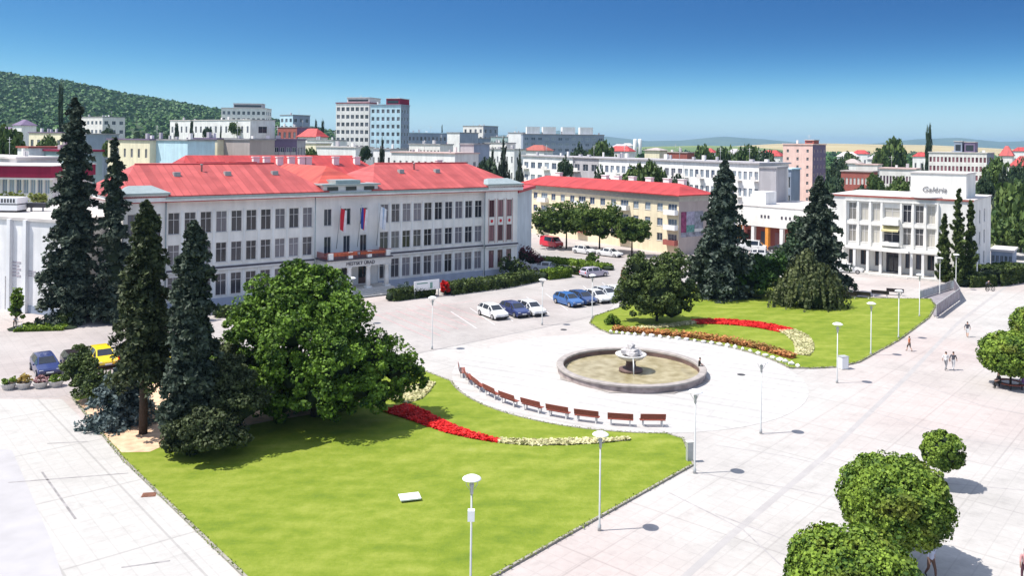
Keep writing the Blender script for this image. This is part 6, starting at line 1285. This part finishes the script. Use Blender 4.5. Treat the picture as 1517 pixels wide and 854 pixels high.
b = G(632, 441); r = thing('notice_board', 'white notice board with green print before the town hall hedge', 'notice board', b, math.atan2(37.0, 46.3)); q = MB(); q.box(-2.0, 2.0, -.05, .05, 1.0, 2.3); q.build('board', M_lampw, r)
q = MB(); q.box(.5, .9, -.06, -.053, 1.2, 2.0); q.box(-1.6, .1, -.06, -.053, 1.9, 2.05); q.build('print', mat('print_green', (.2, .35, .3), .7), r)
for x in (-1.9, 1.9): q = MB(); q.box(x - .05, x + .05, -.05, .05, 0, .997); q.build('post', M_pole, r)
b = G(1249, 547); r = thing('litter_bin', 'white and grey litter bin beside the lamp at the tip of the right lawn', 'litter bin', b, .3); q = MB(); q.box(-.35, .35, -.3, .3, .05, 1.15); q.build('body', M_lampw, r); q = MB(); q.box(.353, .40, -.28, .28, .15, 1.05); q.build('door', M_grey, r); q = MB(); q.box(-.4, .4, -.35, .35, 1.153, 1.22); q.build('lid', M_pole, r)
b = G(1030, 690); r = thing('junction_box', 'small grey junction box at the foot of the corner lamp', 'junction box', b + Vector((-.25, .6, 0)), .2); q = MB(); q.box(-.2, .2, -.15, .15, .06, 1.3); q.build('cabinet', M_pole, r); q = MB(); q.box(-.24, .24, -.19, .19, 0, .057); q.build('foot', M_conc, r); q = MB(); q.box(-.23, .23, -.18, .18, 1.303, 1.36); q.build('lid', M_stone, r)
def panel_rail(name, pts, label, pm, h=1.15, cat='railing'):
    P0 = [G(*p) for p in pts]; root = thing(name, label, cat, P0[0])
    for a, b_ in zip(P0[:-1], P0[1:]):
        a, b_ = a - P0[0], b_ - P0[0]; l = (b_ - a).length; n = max(1, round(l / 1.6)); rz = math.atan2(b_.y - a.y, b_.x - a.x)
        for i in range(n):
            M_ = Matrix.Translation(a + (b_ - a) * i / n) @ Matrix.Rotation(rz, 4, 'Z'); q = MB(); q.box(.06, l / n - .04, -.015, .015, .12, h - .08, 0, M_); q.build('panel', pm, root); q = MB(); q.box(-.03, .03, -.03, .03, 0, h, 0, M_); q.build('post', M_pole, root)
        q = MB(); q.box(0, l, -.035, .035, h + .003, h + .06, 0, Matrix.Translation(a) @ Matrix.Rotation(rz, 4, 'Z')); q.build('handrail', M_pole, root)
M_rail = mat('plum_panel', (.13, .10, .13), .45, .5, 1.2, col2=(.30, .26, .31)); M_railp = mat('pale_panel', (.46, .50, .50), .4, .2, 1.5)
tag(sheet('stairwell_floor', [(1384, 470), (1418, 446), (1412, 428), (1366, 436)], .06, mat('stair_stone', (.25, .23, .25), .9, .2, 1)), kind='structure')
panel_rail('stairwell_railing', [(1387, 472), (1422, 446), (1413, 430)], 'dark plum panel railing of the stairwell at the far tip of the right lawn', M_rail, 1.7); panel_rail('stairwell_railing', [(1362, 444), (1413, 428)], 'pale panel railing on the far side of the stairwell', M_railp, 1.2)
q = MB(); q.box(-.6, .6, -.45, .45, .10, .17); o = q.build('access_cover', M_lampw, None, G(607, 740, .1) * 1.0, .3); tag(o, 'flat white concrete access cover lying on the near lawn', 'access cover')
q = MB()
for i in range(9): q.box(-.36 + i * .08, -.31 + i * .08, -.28, .28, .02, .034)
q.box(-.4, .4, -.33, .33, .008, .0195, 0); o = q.build('drain_grate', mat('rusty_grate', (.20, .09, .06), .8, .3, 6), None, G(221, 734), .2); tag(o, 'rusty brown drain grate beside the near lawn kerb', 'drain grate')
for px, py, lab in ((835, 489, 'dark manhole cover at the edge of the car park'), (1098, 556, 'small manhole cover on the fountain plaza right of the basin')):
    q = MB(); q.lathe([(.36, .0), (.36, .034), (.30, .034), (.30, .028)], 20); o = q.build('manhole_cover', M_iron, None, G(px, py)); tag(o, lab, 'manhole cover')
for px, py, lab in ((1264, 396, 'white abstract sculpture at the left of the gallery steps'), (1368, 404, 'white abstract sculpture at the right of the gallery steps')):
    r = thing('sculpture', lab, 'sculpture', G(px, py)); q = MB(); q.box(-.9, .9, -.5, .5, 0, .5); q.build('plinth', M_stone, r)
    V, Fc = blobs([(-.5, 0, 1.2), (.2, 0, 1.6), (.7, 0, 1.0)], [(.5, .4, .8), (.55, .4, .9), (.4, .35, .6)], 3, .2); link('figure', npmesh('figure', V, Fc, M_white, smoothf=True), r)

# ================================================================== PEOPLE
M_skin = mat('skin', (.55, .33, .24), .6, .05)
def cloth(n, c): return mat('cloth_' + n, c, .85, .15, 6)
def person(loc, rz, label, shirt, trousers, pose='walk', hair=(.05, .03, .02), h=1.72, group=None, shoes=(.05, .05, .05), bare_legs=False):
    root = thing('person', label, 'person', loc, rz, group); k = h / 1.75
    # joints: x forward, y left
    if pose == 'sit':
        J = dict(pelvis=(0, 0, .52), waist=(.02, 0, .72), chest=(.06, 0, .98), neck=(.08, 0, 1.16), head=(.12, 0, 1.30), crown=(.13, 0, 1.42), hipL=(.03, .10, .50), kneeL=(.44, .13, .50), ankL=(.46, .13, .09), toeL=(.62, .14, .05), hipR=(.03, -.10, .50), kneeR=(.44, -.12, .50), ankR=(.40, -.12, .09), toeR=(.57, -.13, .05),
                 shL=(.06, .19, 1.08), elL=(.16, .24, .82), wrL=(.38, .14, .70), haL=(.46, .10, .68), shR=(.06, -.19, 1.08), elR=(.14, -.25, .82), wrR=(.36, -.14, .68), haR=(.44, -.10, .66))
    elif pose == 'bend':
        J = dict(pelvis=(0, 0, .92), waist=(.10, 0, 1.06), chest=(.30, 0, 1.20), neck=(.44, 0, 1.28), head=(.55, 0, 1.32), crown=(.65, 0, 1.36), hipL=(0, .10, .88), kneeL=(.10, .11, .48), ankL=(-.04, .11, .09), toeL=(.12, .12, .05), hipR=(0, -.10, .88), kneeR=(.0, -.10, .48), ankR=(-.16, -.10, .10), toeR=(0, -.1, .05),
                 shL=(.34, .18, 1.18), elL=(.48, .22, .95), wrL=(.66, .18, .92), haL=(.74, .17, .92), shR=(.34, -.18, 1.18), elR=(.48, -.22, .95), wrR=(.66, -.18, .92), haR=(.74, -.17, .92))
    else:
        s = .26 if pose == 'walk' else .03
        J = dict(pelvis=(0, 0, .95), waist=(.01, 0, 1.10), chest=(.02, 0, 1.32), neck=(.02, 0, 1.50), head=(.04, 0, 1.62), crown=(.04, 0, 1.73), hipL=(.01, .10, .91), kneeL=(s * .75, .10, .50), ankL=(s * .9, .09, .09), toeL=(s * .9 + .17, .10, .05), hipR=(-.01, -.10, .91), kneeR=(-s * .2, -.10, .50), ankR=(-s * 1.2, -.09, .12), toeR=(-s * 1.2 + .15, -.10, .05),
                 shL=(.01, .20, 1.42), elL=(-s * .5, .26, 1.13), wrL=(-s * .3, .25, .88), haL=(-s * .2, .24, .79), shR=(.01, -.20, 1.42), elR=(s * .4, -.26, 1.13), wrR=(s * .9, -.24, .90), haR=(s * 1.05, -.23, .81))
    RD = dict(pelvis=.15, waist=.125, chest=.15, neck=.06, head=.095, crown=.075, hipL=.10, kneeL=.065, ankL=.045, toeL=.035, hipR=.10, kneeR=.065, ankR=.045, toeR=.035, shL=.065, elL=.045, wrL=.03, haL=.032, shR=.065, elR=.045, wrR=.03, haR=.032)
    E = [('pelvis', 'waist'), ('waist', 'chest'), ('chest', 'neck'), ('neck', 'head'), ('head', 'crown')] + [(a + s_, b_ + s_) for s_ in 'LR' for a, b_ in (('hip', 'knee'), ('knee', 'ank'), ('ank', 'toe'), ('sh', 'el'), ('el', 'wr'), ('wr', 'ha'))] + [('pelvis', 'hipL'), ('pelvis', 'hipR'), ('chest', 'shL'), ('chest', 'shR')]
    names = list(J); V = [Vector(J[n]) * k for n in names]; ed = [(names.index(a), names.index(b_)) for a, b_ in E]
    me = bpy.data.meshes.new('body'); me.from_pydata(V, ed, []); o = link('body', me, root); md = o.modifiers.new('skin', 'SKIN')
    for i, n in enumerate(names): me.skin_vertices[0].data[i].radius = (RD[n] * k, RD[n] * k * (1.0 if n not in ('chest', 'pelvis', 'waist') else .8)); me.skin_vertices[0].data[i].use_root = (n == 'pelvis')
    o.modifiers.new('sub', 'SUBSURF').levels = 2; o.modifiers['sub'].render_levels = 2
    dg = bpy.context.evaluated_depsgraph_get(); dg.update(); nm = bpy.data.meshes.new_from_object(o.evaluated_get(dg)); o.modifiers.clear(); o.data = nm
    nm.materials.clear(); mats = [M_skin, shirt, trousers, cloth('shoe_dark', shoes)]
    for m in mats: nm.materials.append(m)
    Jv = {n: Vector(J[n]) * k for n in names}
    def d(p, a, b_): ab = Jv[b_] - Jv[a]; t = max(0, min(1, (p - Jv[a]).dot(ab) / ab.length_squared)); return (p - Jv[a] - ab * t).length
    for f in nm.polygons:
        c = f.center; best = min(E, key=lambda e: d(c, *e)); a, b_ = best; key = a + '-' + b_
        if 'head' in key or a == 'neck' or key.startswith('wr') or (b_ == 'neck' and c.z > Jv['neck'].z - .02): mi = 0
        elif a[:2] == 'el': mi = 0
        elif a[:3] == 'ank': mi = 3
        elif a[:4] == 'knee': mi = 0 if bare_legs else 2
        elif a[:3] == 'hip' or b_[:3] == 'hip': mi = 2
        else: mi = 1
        f.material_index = mi; f.use_smooth = True
    hd = Jv['head']; up = (Jv['crown'] - hd).normalized(); V_, F_ = blobs([tuple(hd + up * .06 * k + Vector((-.025, 0, 0)))], [(.105 * k, .098 * k, .10 * k)], 2, .04); link('hair', npmesh('hair', V_, F_, cloth('hair%d' % int(hair[0] * 1000), hair), smoothf=True), root)
    return root
person(G(1347, 521), 2.2, 'child like walker in an orange top and black shorts by the right lawn edge', cloth('orange', (.5, .16, .08)), cloth('black', (.02, .02, .02)), bare_legs=True, h=1.55)
person(G(1401, 549), .6, 'walker in pale clothes, left one of the pair on the open plaza', cloth('pale', (.6, .6, .62)), cloth('grey', (.22, .22, .24)), h=1.75); person(G(1412, 549), .7, 'walker in dark top and pale trousers, right one of the pair', cloth('dark', (.07, .07, .09)), cloth('palegrey', (.5, .5, .52)), h=1.75)
person(G(1433, 500), .9, 'distant walker in dark top and white shorts beyond the pair', cloth('dark', (.07, .07, .09)), cloth('white', (.7, .7, .7)), bare_legs=True)
person(G(1481, 576), R(180), 'person in black seated under the flattened clipped tree', cloth('black', (.02, .02, .02)), cloth('black', (.02, .02, .02)), 'sit'); person(G(1516, 578), 1.5, 'person in purple seated at the right edge under the flattened tree', cloth('purple', (.16, .08, .2)), cloth('grey', (.22, .22, .24)), 'sit')
person(G(1487, 411), -1.5, 'standing person in white before the tall dark hedge', cloth('white', (.7, .7, .7)), cloth('white', (.7, .7, .7)), 'stand', h=1.85)
person(G(1379, 858), -1.4, 'person in a white and blue shirt walking in the shade of the largest ball tree', cloth('whiteblue', (.55, .58, .72)), cloth('brown', (.16, .09, .07)), h=1.75)
person(G(1519, 866), 1.3, 'person in a pink top cut by the lower right edge of the picture', cloth('pink', (.55, .28, .28)), cloth('plum', (.12, .05, .07)), h=1.7)
person(G(22, 487), -.9, 'person bending over a scooter before the green shrub at the far left', cloth('lightgrey', (.5, .48, .5)), cloth('black', (.02, .02, .02)), 'bend')
person(G(1461, 430), .3, 'cyclist in dark clothes resting beside the bicycle on the far plaza', cloth('dark', (.07, .07, .09)), cloth('black', (.02, .02, .02)), 'bend')
person(FC + Vector((FR * .93 * math.cos(-.02), FR * .93 * math.sin(-.02), .17)) , 0, 'person in black sitting on the right rim of the fountain', cloth('black', (.02, .02, .02)), cloth('black', (.02, .02, .02)), 'sit', h=1.6)
def two_wheeler(loc, rz, label, name, m, wr=.33):
    root = thing(name, label, name, loc, rz)
    for x in (-.55, .55):
        w = MB(); M_ = Matrix.Translation((x, 0, wr)) @ Matrix.Rotation(R(90), 4, 'X'); w.lathe([(wr - .05, -.03), (wr, -.03), (wr, .03), (wr - .05, .03)], 20, M=M_, cap=False); w.lathe([(wr - .05, .03), (wr - .05, -.03)], 20, M=M_, cap=False); w.lathe([(.04, -.05), (.04, .05)], 8, M=M_); 
        for i in range(8): a = i * math.pi / 4; w.tube([(x, 0, wr), (x + math.cos(a) * (wr - .03), 0, wr + math.sin(a) * (wr - .03))], .006, 4)
        w.build('wheel', M_tyre, root)
    f = MB(); f.tube([(-.55, 0, wr), (-.1, 0, wr), (.38, 0, .75), (-.22, 0, .72), (-.1, 0, wr)], .022, 6); f.tube([(-.55, 0, wr), (-.22, 0, .72)], .016, 6); f.tube([(.55, 0, wr), (.36, 0, .95)], .02, 6); f.build('frame', m, root)
    s = MB(); s.box(-.38, -.12, -.08, .08, .84, .90); s.tube([(-.22, 0, .72), (-.25, 0, .85)], .014, 6); s.build('saddle', M_iron, root); s = MB(); s.tube([(.30, -.27, 1.0), (.37, 0, .97), (.30, .27, 1.0)], .016, 6); s.build('handlebar', M_iron, root)
two_wheeler(G(1467, 432), .3, 'dark bicycle with its rider on the far plaza before the hedge', 'bicycle', M_iron); two_wheeler(G(28, 490), -.4, 'pale scooter held by the bending person at the far left', 'scooter', M_lampw, .22)
s = MB(); b = G(1497, 574)
r = thing('tree_bench', 'dark round bench around the trunk of the flattened clipped tree', 'bench', b); s = MB(); s.lathe([(.75, .40), (.75, .46), (1.25, .46), (1.25, .40)], 20, cap=False, sm=False); s.build('seat', M_wood, r)
for i in range(6): s = MB(); a = i * math.pi / 3; s.box(math.cos(a) - .05, math.cos(a) + .05, math.sin(a) - .05, math.sin(a) + .05, 0, .397); s.build('leg', M_iron, r)

# ================================================================== HAZE
hz = MB(); hz.box(-9500, 9500, -120, 14500, -8, 175); hm = bpy.data.materials.new('thin_air'); hm.use_nodes = True; t = hm.node_tree; t.nodes.remove(t.nodes['Principled BSDF'])
pv = N(t, 'ShaderNodeVolumePrincipled'); pv.inputs['Color'].default_value = (.46, .72, 1.0, 1); pv.inputs['Density'].default_value = 0.00008; pv.inputs['Anisotropy'].default_value = 0.2
t.links.new(pv.outputs[0], t.nodes['Material Output'].inputs['Volume']); o = hz.build('haze', hm); tag(o, kind='stuff')
